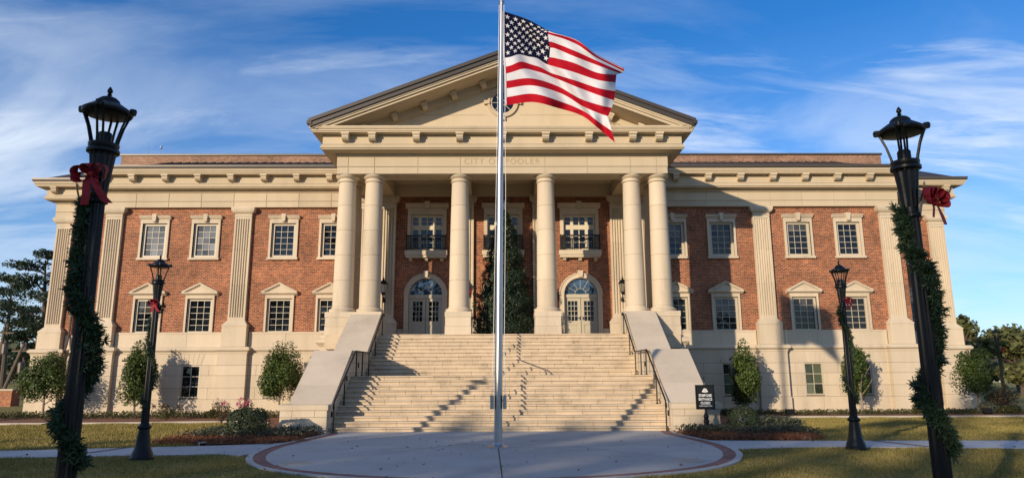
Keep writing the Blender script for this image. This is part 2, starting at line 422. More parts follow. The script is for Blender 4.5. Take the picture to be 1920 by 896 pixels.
def smooth01(t):
    t = np.clip(t, 0, 1); return t * t * (3 - 2 * t)
def gz(y):
    """the lawn falls a little towards the building"""
    return -0.24 * float(smooth01((y - 17.0) / 13.0))

# ================================================================== ground, plaza, walks
AX = -0.375            # x of the building's axis
AS = -0.37            # x of the stair's axis
def build_ground():
    xs = sorted(set(list(np.arange(-40, 41, 2.0)) + [-1500, -600, -250, -120, -70, 70, 120, 250, 600, 1500]))
    ys = sorted(set([-300, -120, -60, -30, -10, 0, 8] + list(np.arange(10, 36, 1.0)) + [40, 50, 80, 150, 300, 700, 2000]))
    m = MB()
    m.v = [(x, y, gz(y)) for y in ys for x in xs]
    k = len(xs)
    m.f = [(j * k + i, j * k + i + 1, (j + 1) * k + i + 1, (j + 1) * k + i) for j in range(len(ys) - 1) for i in range(k - 1)]
    m.m = [0] * len(m.f)
    tag(m.build('lawn', LAWN, smooth=60), 'yellow green winter lawn around the building', kind='structure')
build_ground()
PR = [(4.95, 20.12), (4.86, 19.2), (5.03, 18.0), (5.22, 16.6), (5.22, 15.6), (5.02, 14.4), (4.55, 13.25), (3.9, 12.4), (2.95, 11.72), (1.75, 11.2), (0.6, 10.95), (0, 10.92)]
def spl(pts, n=6):
    out = []
    P = [np.array(p, float) for p in pts]
    for i in range(len(P) - 1):
        a, b, c, d = P[max(i - 1, 0)], P[i], P[i + 1], P[min(i + 2, len(P) - 1)]
        for k in range(n):
            t = k / n
            out.append(tuple(.5 * ((2 * b) + (c - a) * t + (2 * a - 5 * b + 4 * c - d) * t * t + (3 * b - a - 3 * c + d) * t ** 3)))
    out.append(tuple(P[-1])); return out
def plaza_outline(off):
    h = spl(PR)
    pts = [(-x, y) for x, y in h] + [(x, y) for x, y in reversed(h[:-1])]
    # shrink inward by off
    res = []
    for i, p in enumerate(pts):
        a = np.array(pts[max(i - 1, 0)]); b = np.array(pts[min(i + 1, len(pts) - 1)])
        d = (b - a) / np.linalg.norm(b - a)
        res.append((p[0] - d[1] * off * 1.0 + AS, p[1] + d[0] * off))
    return res
PL0 = plaza_outline(0.0)
def inside_plaza(x, y, g=0.0):
    if y > 20.2: return False
    inside = False; n = len(PL0); j = n - 1
    for i in range(n):
        xi, yi = PL0[i]; xj, yj = PL0[j]
        if (yi > y) != (yj > y) and x < (xj - xi) * (y - yi) / (yj - yi) + xi: inside = not inside
        j = i
    return inside
def band(name, outer, inner, z0, z1, m, **k):
    b = MB()
    for i in range(len(outer) - 1):
        p, q, r, s = outer[i], outer[i + 1], inner[i + 1], inner[i]
        b.face([(*p, z1), (*q, z1), (*r, z1), (*s, z1)])
        b.face([(*p, z0), (*q, z0), (*q, z1), (*p, z1)])
    return tag(b.build(name, m), **k)
def build_plaza():
    o1, o2 = plaza_outline(0.13), plaza_outline(0.37)
    band('plaza_kerb', PL0, o1, -0.08, 0.030, CONC, label='thin pale concrete kerb ringing the plaza', kind='structure')
    band('plaza_paver_band', o1, o2, -0.08, 0.022, PAVER, label='curved band of red pavers edging the concrete plaza', kind='structure')
    # slabs: the disc cut by control joints; joints show as narrow dark gaps over a bed
    bed = MB(); bed.face([(x, y, 0.004) for x, y in o2]); tag(bed.build('plaza_bed', JOINT), 'dark joint bed under the plaza slabs', kind='structure')
    pts = plaza_outline(0.375)
    rays = [R(a) for a in (-128, -88, -40)]        # joints run out from the pole foot
    c = np.array((-0.33, 15.9))
    def cut(poly, p, nrm):
        out = []
        for i in range(len(poly)):
            a = np.array(poly[i]); b2 = np.array(poly[(i + 1) % len(poly)])
            da = (a - p) @ nrm; db = (b2 - p) @ nrm
            if da >= 0: out.append(tuple(a))
            if (da >= 0) != (db >= 0): out.append(tuple(a + (b2 - a) * da / (da - db)))
        return out
    g = 0.013
    polys = [pts]
    for p, ang in ((c, 4.0), (c, 92.0), (np.array((-2.4, 15.2)), 52.0), (np.array((2.2, 15.2)), 131.0)):
        d = np.array((math.cos(R(ang)), math.sin(R(ang)))); nv = np.array((-d[1], d[0]))
        nxt = []
        for q in polys:
            for sg in (1, -1):
                r = cut(q, p + nv * sg * g, nv * sg)
                if len(r) > 2: nxt.append(r)
        polys = nxt
    pz = tag(ob('plaza', None, None, (AS, 15.9, 0)), 'round grey concrete plaza below the staircase', kind='structure')
    for q in polys:
        b = MB(); b.prism(q, -0.05, 0.024, 'z')
        b.build('paving_slab', CONC, pz)
    for lab, px, py in (('round cover plate in the plaza paving left of the flagpole', 556, 867), ('round cover plate in the plaza paving right of the flagpole', 1294, 863)):
        x = (px - 960) / FPX; 
        p = at(px, py, 14.0); t = (0.024 - EYE) / (p.z - EYE); p = Vector((p.x * t, p.y * t, 0.024))
        d = thing('drain_cover', lab, 'drain cover', p)
        b = MB(); b.lathe([(0.30, -0.01), (0.30, 0.006)], p.x, p.y, 28); b.v = [(x, y, z + p.z) for x, y, z in b.v]; b.build('cover_frame', KERB, d)
        b = MB(); b.lathe([(0.25, 0.0), (0.25, 0.010)], p.x, p.y, 28); b.v = [(x, y, z + p.z) for x, y, z in b.v]; b.build('cover_plate', mat('cover_paint', (0.36, 0.32, 0.27), 0.7), d)
build_plaza()
WALKS = []
def build_walks():
    left = [(-60, 13.2), (-20, 14.0), (-10.4, 14.42), (-7.3, 14.75), (-6.2, 14.9), (-5.6, 14.55), (-5.45, 15.4), (-5.58, 16.4), (-5.45, 17.35), (-6.6, 16.75), (-8.1, 16.4), (-11.2, 15.75), (-20, 15.3), (-60, 14.5)]
    right = [(60, 14.4), (20, 15.05), (10.8, 15.4), (6.2, 15.75), (4.75, 15.3), (4.83, 16.2), (4.66, 17.4), (5.6, 17.25), (8, 17.1), (11.9, 16.95), (20, 16.7), (60, 16.0)]
    for q, side in ((left, 'left'), (right, 'right')):
        WALKS.append(q)
        wk = tag(ob('sidewalk', None, None, (q[0][0] * .1, 15.5, 0)), 'pale concrete sidewalk running %s from the plaza' % side, kind='structure')
        sgn = -1 if side == 'left' else 1
        bed = MB(); bed.face([(x, y, 0.004) for x, y in q]); bed.build('sidewalk_bed', JOINT, wk)
        cuts = [5.0, 6.5, 8.0, 9.5, 11.0, 12.5, 14, 15.5, 17, 18.5, 20, 25, 60]
        for a, b_ in zip(cuts[:-1], cuts[1:]):
            lo, hi = sgn * (a + .006), sgn * (b_ - .006)
            if sgn < 0: lo, hi = hi, lo
            if a == 5.0: lo, hi = (-8 + 1.506, -4) if sgn < 0 else (4, 6.494)
            poly = [np.array(p) for p in q]
            def clip(poly, f):
                out = []
                for i in range(len(poly)):
                    u, v = poly[i], poly[(i + 1) % len(poly)]
                    du, dv = f(u), f(v)
                    if du >= 0: out.append(u)
                    if (du >= 0) != (dv >= 0): out.append(u + (v - u) * du / (du - dv))
                return out
            poly = clip(clip(poly, lambda p: p[0] - lo), lambda p: hi - p[0])
            if len(poly) > 2:
                m = MB(); m.prism([tuple(p) for p in poly], -0.05, 0.018, 'z'); m.build('walk_slab', WALK, wk)
        # a narrow strip of red pavers crosses each walk
        sx = (-8.75, -8.25, -9.05, -9.55) if sgn < 0 else (8.9, 9.35, 8.55, 8.1)
    b = MB()
    b.face([(-9.35, 14.5, .0225), (-9.18, 14.5, .0225), (-8.75, 16.28, .0225), (-8.92, 16.28, .0225)])
    b.build('paver_strip', PAVER, None); tag(bpy.data.objects['paver_strip'], 'thin red strip crossing the left sidewalk', kind='structure')
    b = MB()
    b.face([(9.15, 15.5, .0225), (9.32, 15.5, .0225), (8.75, 17.02, .0225), (8.58, 17.02, .0225)])
    o = b.build('paver_strip', PAVER, None); tag(o, 'thin red strip crossing the right sidewalk', kind='structure')
build_walks()
KL = [(-70, 26.0), (-30, 26.8), (-17, 27.2), (-12.6, 27.8), (-10.6, 27.9), (-9.4, 27.0), (-8.9, 24.5), (-8.75, 22), (-8.5, 19.8), (-7.9, 17.8), (-7.3, 16.72)]
KR = [(70, 29.2), (30, 29.2), (18, 29.4), (11.2, 29.6), (9.7, 29.2), (8.7, 27), (8.0, 23), (7.5, 19.6), (7.2, 17.3)]
def build_beds():
    for nm, K, lab in (('bed_edging', KL, 'low pale concrete edging along the left planting bed'), ('bed_edging', KR, 'low pale concrete edging along the right planting bed')):
        pts = spl(K, 5)
        b = MB()
        sg = 1 if K[0][0] < 0 else -1
        for p, q in zip(pts[:-1], pts[1:]):
            d = np.array(q) - np.array(p); d = d / np.linalg.norm(d); n_ = np.array((-d[1], d[0])) * .075 * sg
            P = [(p[0] - n_[0], p[1] - n_[1]), (q[0] - n_[0], q[1] - n_[1]), (q[0] + n_[0], q[1] + n_[1]), (p[0] + n_[0], p[1] + n_[1])]
            hs = [gz(p[1]), gz(q[1]), gz(q[1]), gz(p[1])]
            b.face([(*a, h + .07) for a, h in zip(P, hs)])
            b.face([(*P[0], hs[0] - .1), (*P[1], hs[1] - .1), (*P[1], hs[1] + .07), (*P[0], hs[0] + .07)])
            b.face([(*P[3], hs[0] - .1), (*P[2], hs[1] - .1), (*P[2], hs[1] + .07), (*P[3], hs[0] + .07)])
        tag(b.build(nm, KERB), lab, kind='structure')
    # mulch under the beds
    for K, lab in ((KL, 'rusty pine straw mulch in the left planting bed'), (KR, 'rusty pine straw mulch in the right planting bed')):
        pts = spl(K, 5); b = MB(); s = -1 if K[0][0] < 0 else 1
        inner = []
        for x, y in pts:
            if y > 24: inner.append((x, 34.0) if abs(x) > 10 else (s * 6.5, 34.0))
            else: inner.append((s * 5.0 + AS * .5, y + (1.0 if y < 19 else 3)))
        for i in range(len(pts) - 1):
            p, q = pts[i], pts[i + 1]; r, t = inner[i + 1], inner[i]
            for k in range(4):
                f0, f1 = k / 4, (k + 1) / 4
                L4 = [(p[0] + (t[0] - p[0]) * f0, p[1] + (t[1] - p[1]) * f0), (q[0] + (r[0] - q[0]) * f0, q[1] + (r[1] - q[1]) * f0),
                      (q[0] + (r[0] - q[0]) * f1, q[1] + (r[1] - q[1]) * f1), (p[0] + (t[0] - p[0]) * f1, p[1] + (t[1] - p[1]) * f1)]
                b.face([(x, y, gz(y) + .035) for x, y in L4])
        tag(b.build('mulch', MULCH), lab, kind='structure')
build_beds()

# ================================================================== the building
YW, YC, YE, YP = 33.3, 31.2, 35.5, 27.35      # wing wall, porch wall, end-bay wall, portico architrave face
ZF = 3.16                                      # porch floor
hall = thing('city_hall', 'red brick city hall with tan columned portico, pediment and stone base', 'building', (AX, YW, 0))
HT = R(0.62)                                   # the front is not quite square to the viewer
hall.rotation_euler = (0, 0, HT)
def turned(x, y):
    dx, dy = x - AX, y - 28.0
    return (AX + dx * math.cos(HT) - dy * math.sin(HT), 28.0 + dx * math.sin(HT) + dy * math.cos(HT))
hall.location = (*turned(AX, YW), 0)
X = lambda x: AX + x
def wall(name, m, x0, x1, z0, z1, Y, holes=(), depth=0.22, parent=hall, thick=0.3):
    """a wall face at Y with openings cut out, reveals going back"""
    hs = [h for h in holes if h[1] > x0 and h[0] < x1]
    xs = sorted({x0, x1, *[max(x0, h[0]) for h in hs], *[min(x1, h[1]) for h in hs]}); zs = sorted({z0, z1, *[h[2] for h in hs], *[h[3] for h in hs]})
    b = MB()
    for i in range(len(xs) - 1):
        for k in range(len(zs) - 1):
            cx, cz = (xs[i] + xs[i + 1]) / 2, (zs[k] + zs[k + 1]) / 2
            if cz < z0 or cz > z1 or any(h[0] < cx < h[1] and h[2] < cz < h[3] for h in hs): continue
            b.face([(X(xs[i]), Y, zs[k]), (X(xs[i + 1]), Y, zs[k]), (X(xs[i + 1]), Y, zs[k + 1]), (X(xs[i]), Y, zs[k + 1])])
    for a, c, e, f in hs:
        for q in ([(a, e), (a, f)], [(c, e), (c, f)], [(a, e), (c, e)], [(a, f), (c, f)]):
            (p0, q0), (p1, q1) = q
            b.face([(X(p0), Y, q0), (X(p1), Y, q1), (X(p1), Y + depth, q1), (X(p0), Y + depth, q0)])
    return b.build(name, m, parent)
UPW = [17.25, 14.73, 10.88, 8.42]
HU = lambda c: (c - .60, c + .60, 7.28, 9.0)
HL = lambda c: (c - .60, c + .60, 3.62, 5.26)
BASEW = [17.25, 14.9, 10.95]
for s in (-1, 1):
    cs = sorted(s * c for c in UPW)
    a, b_ = sorted((s * 6.95, s * 20.0))
    wall('brick_wall', BRICK, a, b_, 3.65, 9.85, YW, [HU(c) for c in cs] + [HL(c) for c in cs])
    a, b_ = sorted((s * 19.9, s * 23.47))
    wall('brick_wall', BRICK, a, b_, 3.65, 9.85, YE, [HU(s * 21.05), HL(s * 21.05)])
    # return walls
    b = MB(); b.box(X(s * 19.7), X(s * 20.0), YW + .002, YE, -.4, 9.8); b.build('brick_wall', BRICK, hall)
    b = MB(); b.box(X(s * 23.2), X(s * 23.467), YE + .002, 48, 2.7, 9.8); b.build('brick_wall', BRICK, hall)
    b = MB(); b.box(X(s * 6.72), X(s * 6.98), YC + .002, YW + .1, ZF, 9.8); b.build('brick_wall', BRICK, hall)
# porch wall with three bays
BAY = [-3.55, 0.0, 3.55]
holes = []
for c in BAY:
    holes.append((c - .79, c + .79, ZF, 5.95)); holes.append((c - .74, c + .74, 7.2, 8.92))
wall('brick_wall', BRICK, -6.98, 6.98, ZF, 9.85, YC, holes)
b = MB()
for c in BAY:                                  # brick spandrels that fill the square opening above each arch
    for s in (-1, 1):
        pts = [(X(c + s * .79), 5.95)] + [(X(c + s * .79 * math.cos(t)), 5.16 + .79 * math.sin(t)) for t in np.linspace(0, math.pi / 2, 10)]
        b.prism(pts, YC + .004, YC + .2)
b.build('arch_spandrel', BRICK, hall)

# -------- windows: one of each kind is modelled, then copied with its parts
def frame_box(b, x0, x1, z0, z1, t, y0, y1):
    b.box(x0, x0 + t, y0, y1, z0, z1); b.box(x1 - t, x1, y0, y1, z0, z1)
    b.box(x0 + t, x1 - t, y0, y1, z0, z0 + t); b.box(x0 + t, x1 - t, y0, y1, z1 - t, z1)
MESH = {}
def cached(key, fn):
    if key not in MESH: MESH[key] = fn()
    return MESH[key]
def sash_mesh(hw, z0, z1, gw, g0, g1, nx, nz, bar=.021):
    b = MB()
    b.box(-hw, -gw, .03, .14, z0, z1); b.box(gw, hw, .03, .14, z0, z1); b.box(-gw, gw, .032, .14, z0, g0); b.box(-gw, gw, .032, .14, g1, z1)
    for i in range(1, nx): x = -gw + 2 * gw * i / nx; b.box(x - bar / 2, x + bar / 2, .085, .125, g0, g1)
    for k in range(1, nz): z = g0 + (g1 - g0) * k / nz; b.box(-gw, gw, .088, .122, z - bar / 2, z + bar / 2)
    return b
BLIND_OR_CLOUD = {}     # (kind, x): how many rows of panes, from the top, show a lowered blind or painted cloud reflection
def add_panes(par, cx, Y, gw, g0, g1, nx, nz, m, key, yo=.108):
    pw, ph = 2 * gw / nx, (g1 - g0) / nz
    mk = lambda mm: cached(('pane', key, mm.name), lambda: MB().box(-pw / 2, pw / 2, -.004, .004, -ph / 2, ph / 2).mesh('pane', mm))
    rows, bm_ = BLIND_OR_CLOUD.get((key, round(cx, 2)), (0, m))
    tx, tz = random.gauss(0, .7), random.gauss(0, .9)
    for i in range(nx):
        for k in range(nz):
            o = ob('pane', mk(bm_ if k >= nz - rows else m), par, (X(cx) - gw + pw * (i + .5), Y + yo, g0 + ph * (k + .5)))
            o.rotation_euler = (R(tx + random.gauss(0, .3)), 0, R(tz + random.gauss(0, .3)))
            PANES.append(o)
PANES = []
def upper_surround():
    b = MB()
    for s in (-1, 1):
        b.box(s * .60, s * .71, -.085, .03, 7.28, 8.998); b.box(s * .60, s * .645, -.06, .05, 7.282, 8.99)
    b.box(-.71, .71, -.095, .03, 9.0, 9.20)
    b.box(-.715, .715, -.11, .02, 9.115, 9.135)
    b.prism([(-.05, 9.20), (-.12, 9.24), (-.155, 9.30), (-.155, 9.33), (-.20, 9.335), (-.20, 9.38), (-.05, 9.38), (.02, 9.38), (.02, 9.20)], -.77, .77, 'x')
    return b
def lower_surround():
    b = MB()
    for s in (-1, 1):
        b.box(s * .60, s * .70, -.085, .03, 3.62, 5.258); b.box(s * .60, s * .64, -.06, .05, 3.622, 5.25)
    b.box(-.70, .70, -.095, .03, 5.26, 5.42)
    return b
def pediment_mesh():
    b = MB()
    b.prism([(.03, 5.422), (-.10, 5.422), (-.14, 5.46), (-.2, 5.49), (-.22, 5.50), (-.22, 5.56), (.03, 5.56)], -.86, .86, 'x')
    b.prism([(-.74, 5.56), (.74, 5.56), (0, 5.93)], -.13, .03)
    for s in (-1, 1):
        b.prism([(s * .86, 5.562), (s * .86, 5.60), (0, 6.03), (0, 5.95), (s * .72, 5.585), (s * .72, 5.562)], -.225, .028)
        b.prism([(s * .74, 5.563), (s * .66, 5.563), (0, 5.895), (0, 5.945)], -.17, .027)
    return b
def keystone_mesh(z0, z1, w0, w1, y0, y1=.02):
    return MB().prism([(-w0, z0), (w0, z0), (w1, z1), (-w1, z1)], y0, y1)
def make_upper(cx, Y):
    wn = ob('window', cached('upS', lambda: upper_surround().mesh('upper_window_surround', STONE)), hall, (X(cx), Y, 0))
    ob('keystone', cached('upK', lambda: keystone_mesh(9.06, 9.45, .07, .11, -.235).mesh('keystone', STONE)), wn, (X(cx), Y, 0))
    ob('sill', cached('upSill', lambda: MB().box(-.755, .755, -.13, .05, 7.165, 7.278).mesh('sill', STONE)), wn, (X(cx), Y, 0))
    ob('sash', cached('upSash', lambda: sash_mesh(.60, 7.28, 9.0, .47, 7.40, 8.89, 3, 5).mesh('sash', SASH)), wn, (X(cx), Y, 0))
    add_panes(wn, cx, Y, .47, 7.40, 8.89, 3, 5, GLASS, 'up')
def make_lower(cx, Y):
    wn = ob('window', cached('loS', lambda: lower_surround().mesh('lower_window_surround', STONE)), hall, (X(cx), Y, 0))
    ob('pediment', cached('loP', lambda: pediment_mesh().mesh('pediment', STONE)), wn, (X(cx), Y, 0))
    ob('sash', cached('loSash', lambda: sash_mesh(.60, 3.62, 5.26, .49, 3.70, 5.16, 3, 5).mesh('sash', SASH)), wn, (X(cx), Y, 0))
    add_panes(wn, cx, Y, .49, 3.70, 5.16, 3, 5, GLASS, 'lo')
BLIND_OR_CLOUD.update({('up', -17.25): (5, GLASSP), ('up', -14.73): (5, GLASSP), ('up', -21.05): (5, GLASSP), ('up', 14.73): (1, GLASSD), ('lo', 14.73): (2, GLASSD), ('lo', -17.25): (2, GLASSD), ('up', 8.42): (2, GLASSD), ('lo', 10.88): (3, GLASSD)})
for s in (-1, 1):
    for c in UPW:
        make_upper(s * c, YW); make_lower(s * c, YW)
    make_upper(s * 21.05, YE); make_lower(s * 21.05, YE)

# -------- pilasters
def fluted_poly(w, d, n=6):
    """plan of a fluted pilaster shaft: (x,y), front at -d"""
    pts = [(-w / 2, 0), (-w / 2, -d)]
    m = .10 * w; fw = (w - 2 * m) / (n + (n - 1) * .42); gap = fw * .42; x = -w / 2 + m
    for i in range(n):
        pts.append((x, -d))
        for fx, fy in ((.06, .40), (.22, .66), (.5, .74), (.78, .66), (.94, .40)): pts.append((x + fw * fx, -d + fw * fy))
        pts.append((x + fw, -d)); x += fw + gap
    pts += [(w / 2, -d), (w / 2, 0)]
    return pts
def shaft_mesh(w, d, z0, z1, nm='shaft'):
    b = MB()
    b.prism(fluted_poly(w, d), z0 + .14, z1 - .14, 'z')
    b.box(-w / 2, w / 2, -d + .001, 0, z0, z0 + .139); b.box(-w / 2, w / 2, -d + .001, 0, z1 - .139, z1)
    return b.mesh(nm, STONE)
def cap_mesh(w, d):
    b = MB()
    for a, z0, z1, o in ((0, 9.33, 9.36, .025), (0, 9.36, 9.46, .0), (0, 9.46, 9.50, .03)):
        b.box(-w / 2 - o, w / 2 + o, -d - o, 0, z0, z1)
    for k in range(4):
        o = .05 + .095 * math.sin((k + 1) / 4 * math.pi / 2)
        b.box(-w / 2 - o, w / 2 + o, -d - o, 0, 9.50 + k * .04, 9.54 + k * .04)
    b.box(-w / 2 - .155, w / 2 + .155, -d - .155, 0, 9.66, 9.775)
    return b.mesh('capital', STONE)
def ped_mesh(w, d, z0, zt):
    """pedestal with a sloped shoulder under the shaft"""
    b = MB(); o = .17
    b.box(-w / 2 - o, w / 2 + o, -d - o, 0, z0, zt - .28)
    b.box(-w / 2 - o - .02, w / 2 + o + .02, -d - o - .02, 0, zt - .28, zt - .22)
    n = len(b.v)
    O = o + .01
    b.v += [(-w / 2 - O, -d - O, zt - .22), (w / 2 + O, -d - O, zt - .22), (w / 2 + O, 0, zt - .22), (-w / 2 - O, 0, zt - .22), (-w / 2 - .01, -d - .01, zt), (w / 2 + .01, -d - .01, zt), (w / 2 + .01, 0, zt), (-w / 2 - .01, 0, zt)]
    for q in ((0, 1, 5, 4), (1, 2, 6, 5), (2, 3, 7, 6), (3, 0, 4, 7), (4, 5, 6, 7)): b.f.append(tuple(n + i for i in q)); b.m.append(0)
    return b.mesh('pedestal', STONE)
def pilaster(cx, Y, w=.83, d=.17, z0=2.95, zt=4.19):
    p = (X(cx), Y, 0)
    k = (w, d, z0, zt)
    seg = [zt, zt + 1.71, zt + 3.43, 9.33]
    root = ob('pilaster', cached(('cap', k), lambda: cap_mesh(w, d)), hall, p)
    for i in range(3):
        a, e = seg[i] + (.006 if i else 0), seg[i + 1]
        def mk(a=a, e=e, i=i):
            b = MB(); lo = a + (.16 if i == 0 else 0); hi = e - (.14 if i == 2 else 0)
            b.prism(fluted_poly(w, d), lo, hi, 'z')
            if i == 0: b.box(-w / 2, w / 2, -d + .001, 0, a, lo)
            if i == 2: b.box(-w / 2, w / 2, -d + .001, 0, hi, e)
            return b.mesh('fluted_shaft', STONE)
        ob('fluted_shaft', cached(('shaft', k, i), mk), root, p)
    ob('pedestal', cached(('ped', k), lambda: ped_mesh(w, d, z0, zt)), root, p)
for s in (-1, 1):
    pilaster(s * 12.88, YW); pilaster(s * 19.25, YW, .81)
    pilaster(s * 23.07, YE, .82, .17, 2.95, 4.05)
    for c in (5.42, 1.80): pilaster(s * c, YC, .86, .17, ZF, 4.12)
    pilaster(s * 6.62, YC, .70, .15, ZF, 4.12)

# -------- stone band, water table and rusticated base
def stones(name, x0, x1, z0, z1, Y, length, holes=(), depth=.12, gap=.012, parent=hall, shift=0.0, m=STONE):
    """one course laid as separate blocks with open joints"""
    segs = [(x0, x1)]
    for a, c, e, f in holes:
        if f > z0 + .02 and e < z1 - .02:
            nx = []
            for p, q in segs:
                if c <= p or a >= q: nx.append((p, q)); continue
                if a > p: nx.append((p, a))
                if c < q: nx.append((c, q))
            segs = nx
    for p, q in segs:
        n = max(1, round((q - p) / length)); st = (q - p) / n
        cuts = [p] + [p + st * (i + shift) for i in range(1 if shift == 0 else 0, n + (0 if shift == 0 else 0))] + [q]
        cuts = sorted({round(c, 4) for c in cuts if p - 1e-4 <= c <= q + 1e-4})
        cuts = [c for i, c in enumerate(cuts) if i == 0 or c - cuts[i - 1] > .2]
        if q - cuts[-1] > 1e-3: cuts[-1 if len(cuts) > 1 else 0:] = [q] if len(cuts) > 1 else [cuts[0], q]
        for a, c in zip(cuts[:-1], cuts[1:]):
            w_, h_ = c - a - gap, z1 - z0 - gap
            me = cached(('stone', round(w_, 3), round(h_, 3), depth, m.name), lambda: MB().box(-w_ / 2, w_ / 2, 0, depth, -h_ / 2, h_ / 2).mesh('stone_block', m))
            ob(name, me, parent, (X((a + c) / 2), Y + rng.normal(0, .0012), (z0 + z1) / 2))
COURSES = [(-.40, .50), (.50, 1.03), (1.03, 1.60), (1.60, 2.08), (2.08, 2.62)]
for s in (-1, 1):
    bh = [(s * c - .44, s * c + .44, .58, 2.07) for c in BASEW]
    def span(a, c): return tuple(sorted((s * a, s * c)))
    # backing
    for (a, c, Y) in ((6.9, 20.0, YW - .06), (19.8, 23.9, YE - .06)):
        x0, x1 = span(a, c)
        wall('base_wall', JOINT, x0, x1, -.4, 2.7, Y + .035, bh if Y < 34 else [], .2)
        b = MB(); b.box(X(x0), X(x1), Y + .03, Y + .30, 2.58, 3.655); b.build('band_backing', JOINT, hall)
        # plain stone band with its joints
        for p, q in (((6.95, 12.25), (13.52, 18.62)) if Y < 34 else ((20.05, 22.42),)):
            x2, x3 = span(p, q)
            stones('stone_block', x2, x3, 2.94, 3.65, Y - .005, 1.9, depth=.1)
            # sill course proud of the band
            b = MB(); b.box(X(x2), X(x3), Y - .025, Y + .1, 3.56, 3.648); b.build('band_course', STONE, hall)
    for i, (z0, z1) in enumerate(COURSES):
        pr = .05 if i == 0 else 0.0
        for (p, q, Y, hh) in ((6.9, 12.2, YW - .06, bh), (13.6, 18.55, YW - .06, bh), (20.0, 22.36, YE - .06, [])):
            x0, x1 = span(p, q)
            stones('stone_block', x0, x1, z0, z1, Y - pr, 1.75, hh, shift=.5 if i % 2 else 0)
        # piers under the pilasters
        for (c, hw, Y) in ((12.9, .70, YW - .30), (19.27, .72, YW - .30), (23.13, .76, YE - .30)):
            w2 = 2 * hw + (.06 if i == 0 else 0) - .004
            me = cached(('pier', round(w2, 3), i), lambda: MB().box(-w2 / 2, w2 / 2, 0, .30, z0 + .006, z1 - .006).mesh('pier_stone', STONE))
            ob('pier_stone', me, hall, (X(s * c), Y - pr * .6, 0))
    b = MB()
    for (c, hw, Y) in ((12.9, .70, YW - .30), (19.27, .72, YW - .30), (23.13, .76, YE - .30)):
        b.box(X(s * c - hw + .03), X(s * c + hw - .03), Y + .03, Y + .29, -.4, 2.62)
    b.build('pier_core', JOINT, hall)
    # water table: moulded ledge that breaks out round the piers
    prof = [(-.1, 2.62), (.02, 2.62), (.03, 2.70), (.09, 2.75), (.13, 2.78), (.13, 2.86), (.06, 2.94), (-.1, 2.94)]
    def path(pts): 
        q = [(X(s * x), y) for x, y in pts]
        return q if s > 0 else q[::-1]
    yb = YW - .06; yp = YW - .30; eb = YE - .06; ep = YE - .30
    P1 = [(6.9, yb), (12.2, yb), (12.2, yp), (13.6, yp), (13.6, yb), (18.55, yb), (18.55, yp), (19.99, yp), (19.99, eb), (22.37, eb), (22.37, ep), (23.89, ep), (23.89, 47)]
    b = MB(); b.sweep(path(P1), prof); b.build('water_table', STONE, hall)
    # basement windows
    for c in BASEW:
        blind = s > 0
        o = ob('window', cached('bsS', lambda: sash_mesh(.44, .58, 2.07, .395, .625, 2.02, 2, 3, .028).mesh('basement_window_frame', SASH)), hall, (X(s * c), YW - .06, 0))
        add_panes(o, s * c, YW - .06, .395, .625, 2.02, 2, 3, GLASSB if blind else GLASS, 'bs%d' % blind)
        # splayed lintel stones
        for k in range(-2, 3):
            x0, x1 = -.06 + k * .17, .06 + k * .17
            b = MB(); b.prism([(k * .19 - .09, 2.088), (k * .19 + .09, 2.088), (k * .25 + .118, 2.60), (k * .25 - .118, 2.60)], -.012, .05)
            ob('lintel_stone', cached(('lint', k), lambda: b.mesh('lintel_stone', STONE)), o, (X(s * c), YW - .06, 0))

# -------- entablature of the wings and end bays (same height as the portico's)
ARCH = [(-.25, 9.78), (.0, 9.78), (.0, 10.07), (.018, 10.085), (.018, 10.50), (.05, 10.53), (.08, 10.56), (.08, 10.62), (-.25, 10.62)]
FRZ = [(-.3, 10.62), (.08, 10.622), (.40, 10.665), (.40, 10.70), (.45, 10.72), (.45, 10.78), (.42, 10.80), (.42, 10.86), (.37, 10.885), (.37, 11.29), (-.3, 11.29)]
CORN = [(-.3, 11.292), (.72, 11.292), (.72, 11.335), (.76, 11.345), (.76, 11.40), (.80, 11.42), (.83, 11.49), (.83, 11.53), (-.3, 11.53)]
def sub(prof, k): return [(o - k if o > 0.001 or True else o, z) for o, z in prof]
def entab(path, tagname=''):
    for nm, pr in (('architrave', ARCH), ('frieze', FRZ), ('cornice', CORN)):
        b = MB(); b.sweep(path, pr); b.build(nm, STUCCO, hall)
def panels(x0, x1, n, Y, z0, z1, name, d=.012):
    """separate facing panels with fine joints, 12 mm proud of the band behind"""
    st = (x1 - x0) / n
    me = cached(('pan', round(st, 3), z0, z1), lambda: MB().box(-st / 2 + .012, st / 2 - .012, 0, .03, z0, z1).mesh(name, STUCCO))
    for i in range(n): ob(name, me, hall, (X(x0 + st * (i + .5)), Y - d - .008, 0))
CORB = MB()
CORB.prism([(0, 11.285), (-.34, 11.285), (-.34, 11.20), (-.315, 11.19), (-.315, 11.09), (-.29, 11.075), (-.275, 11.04), (-.20, 10.99), (-.10, 10.975), (0, 10.975)], -.135, .135, 'x')
CORB.box(-.16, .16, -.365, 0, 11.205, 11.284)
CORBM = CORB.mesh('corbel', STUCCO)
def corbels(xs, Y):
    for x in xs: ob('corbel', CORBM, hall, (X(x), Y, 0))
YA = YW - .17
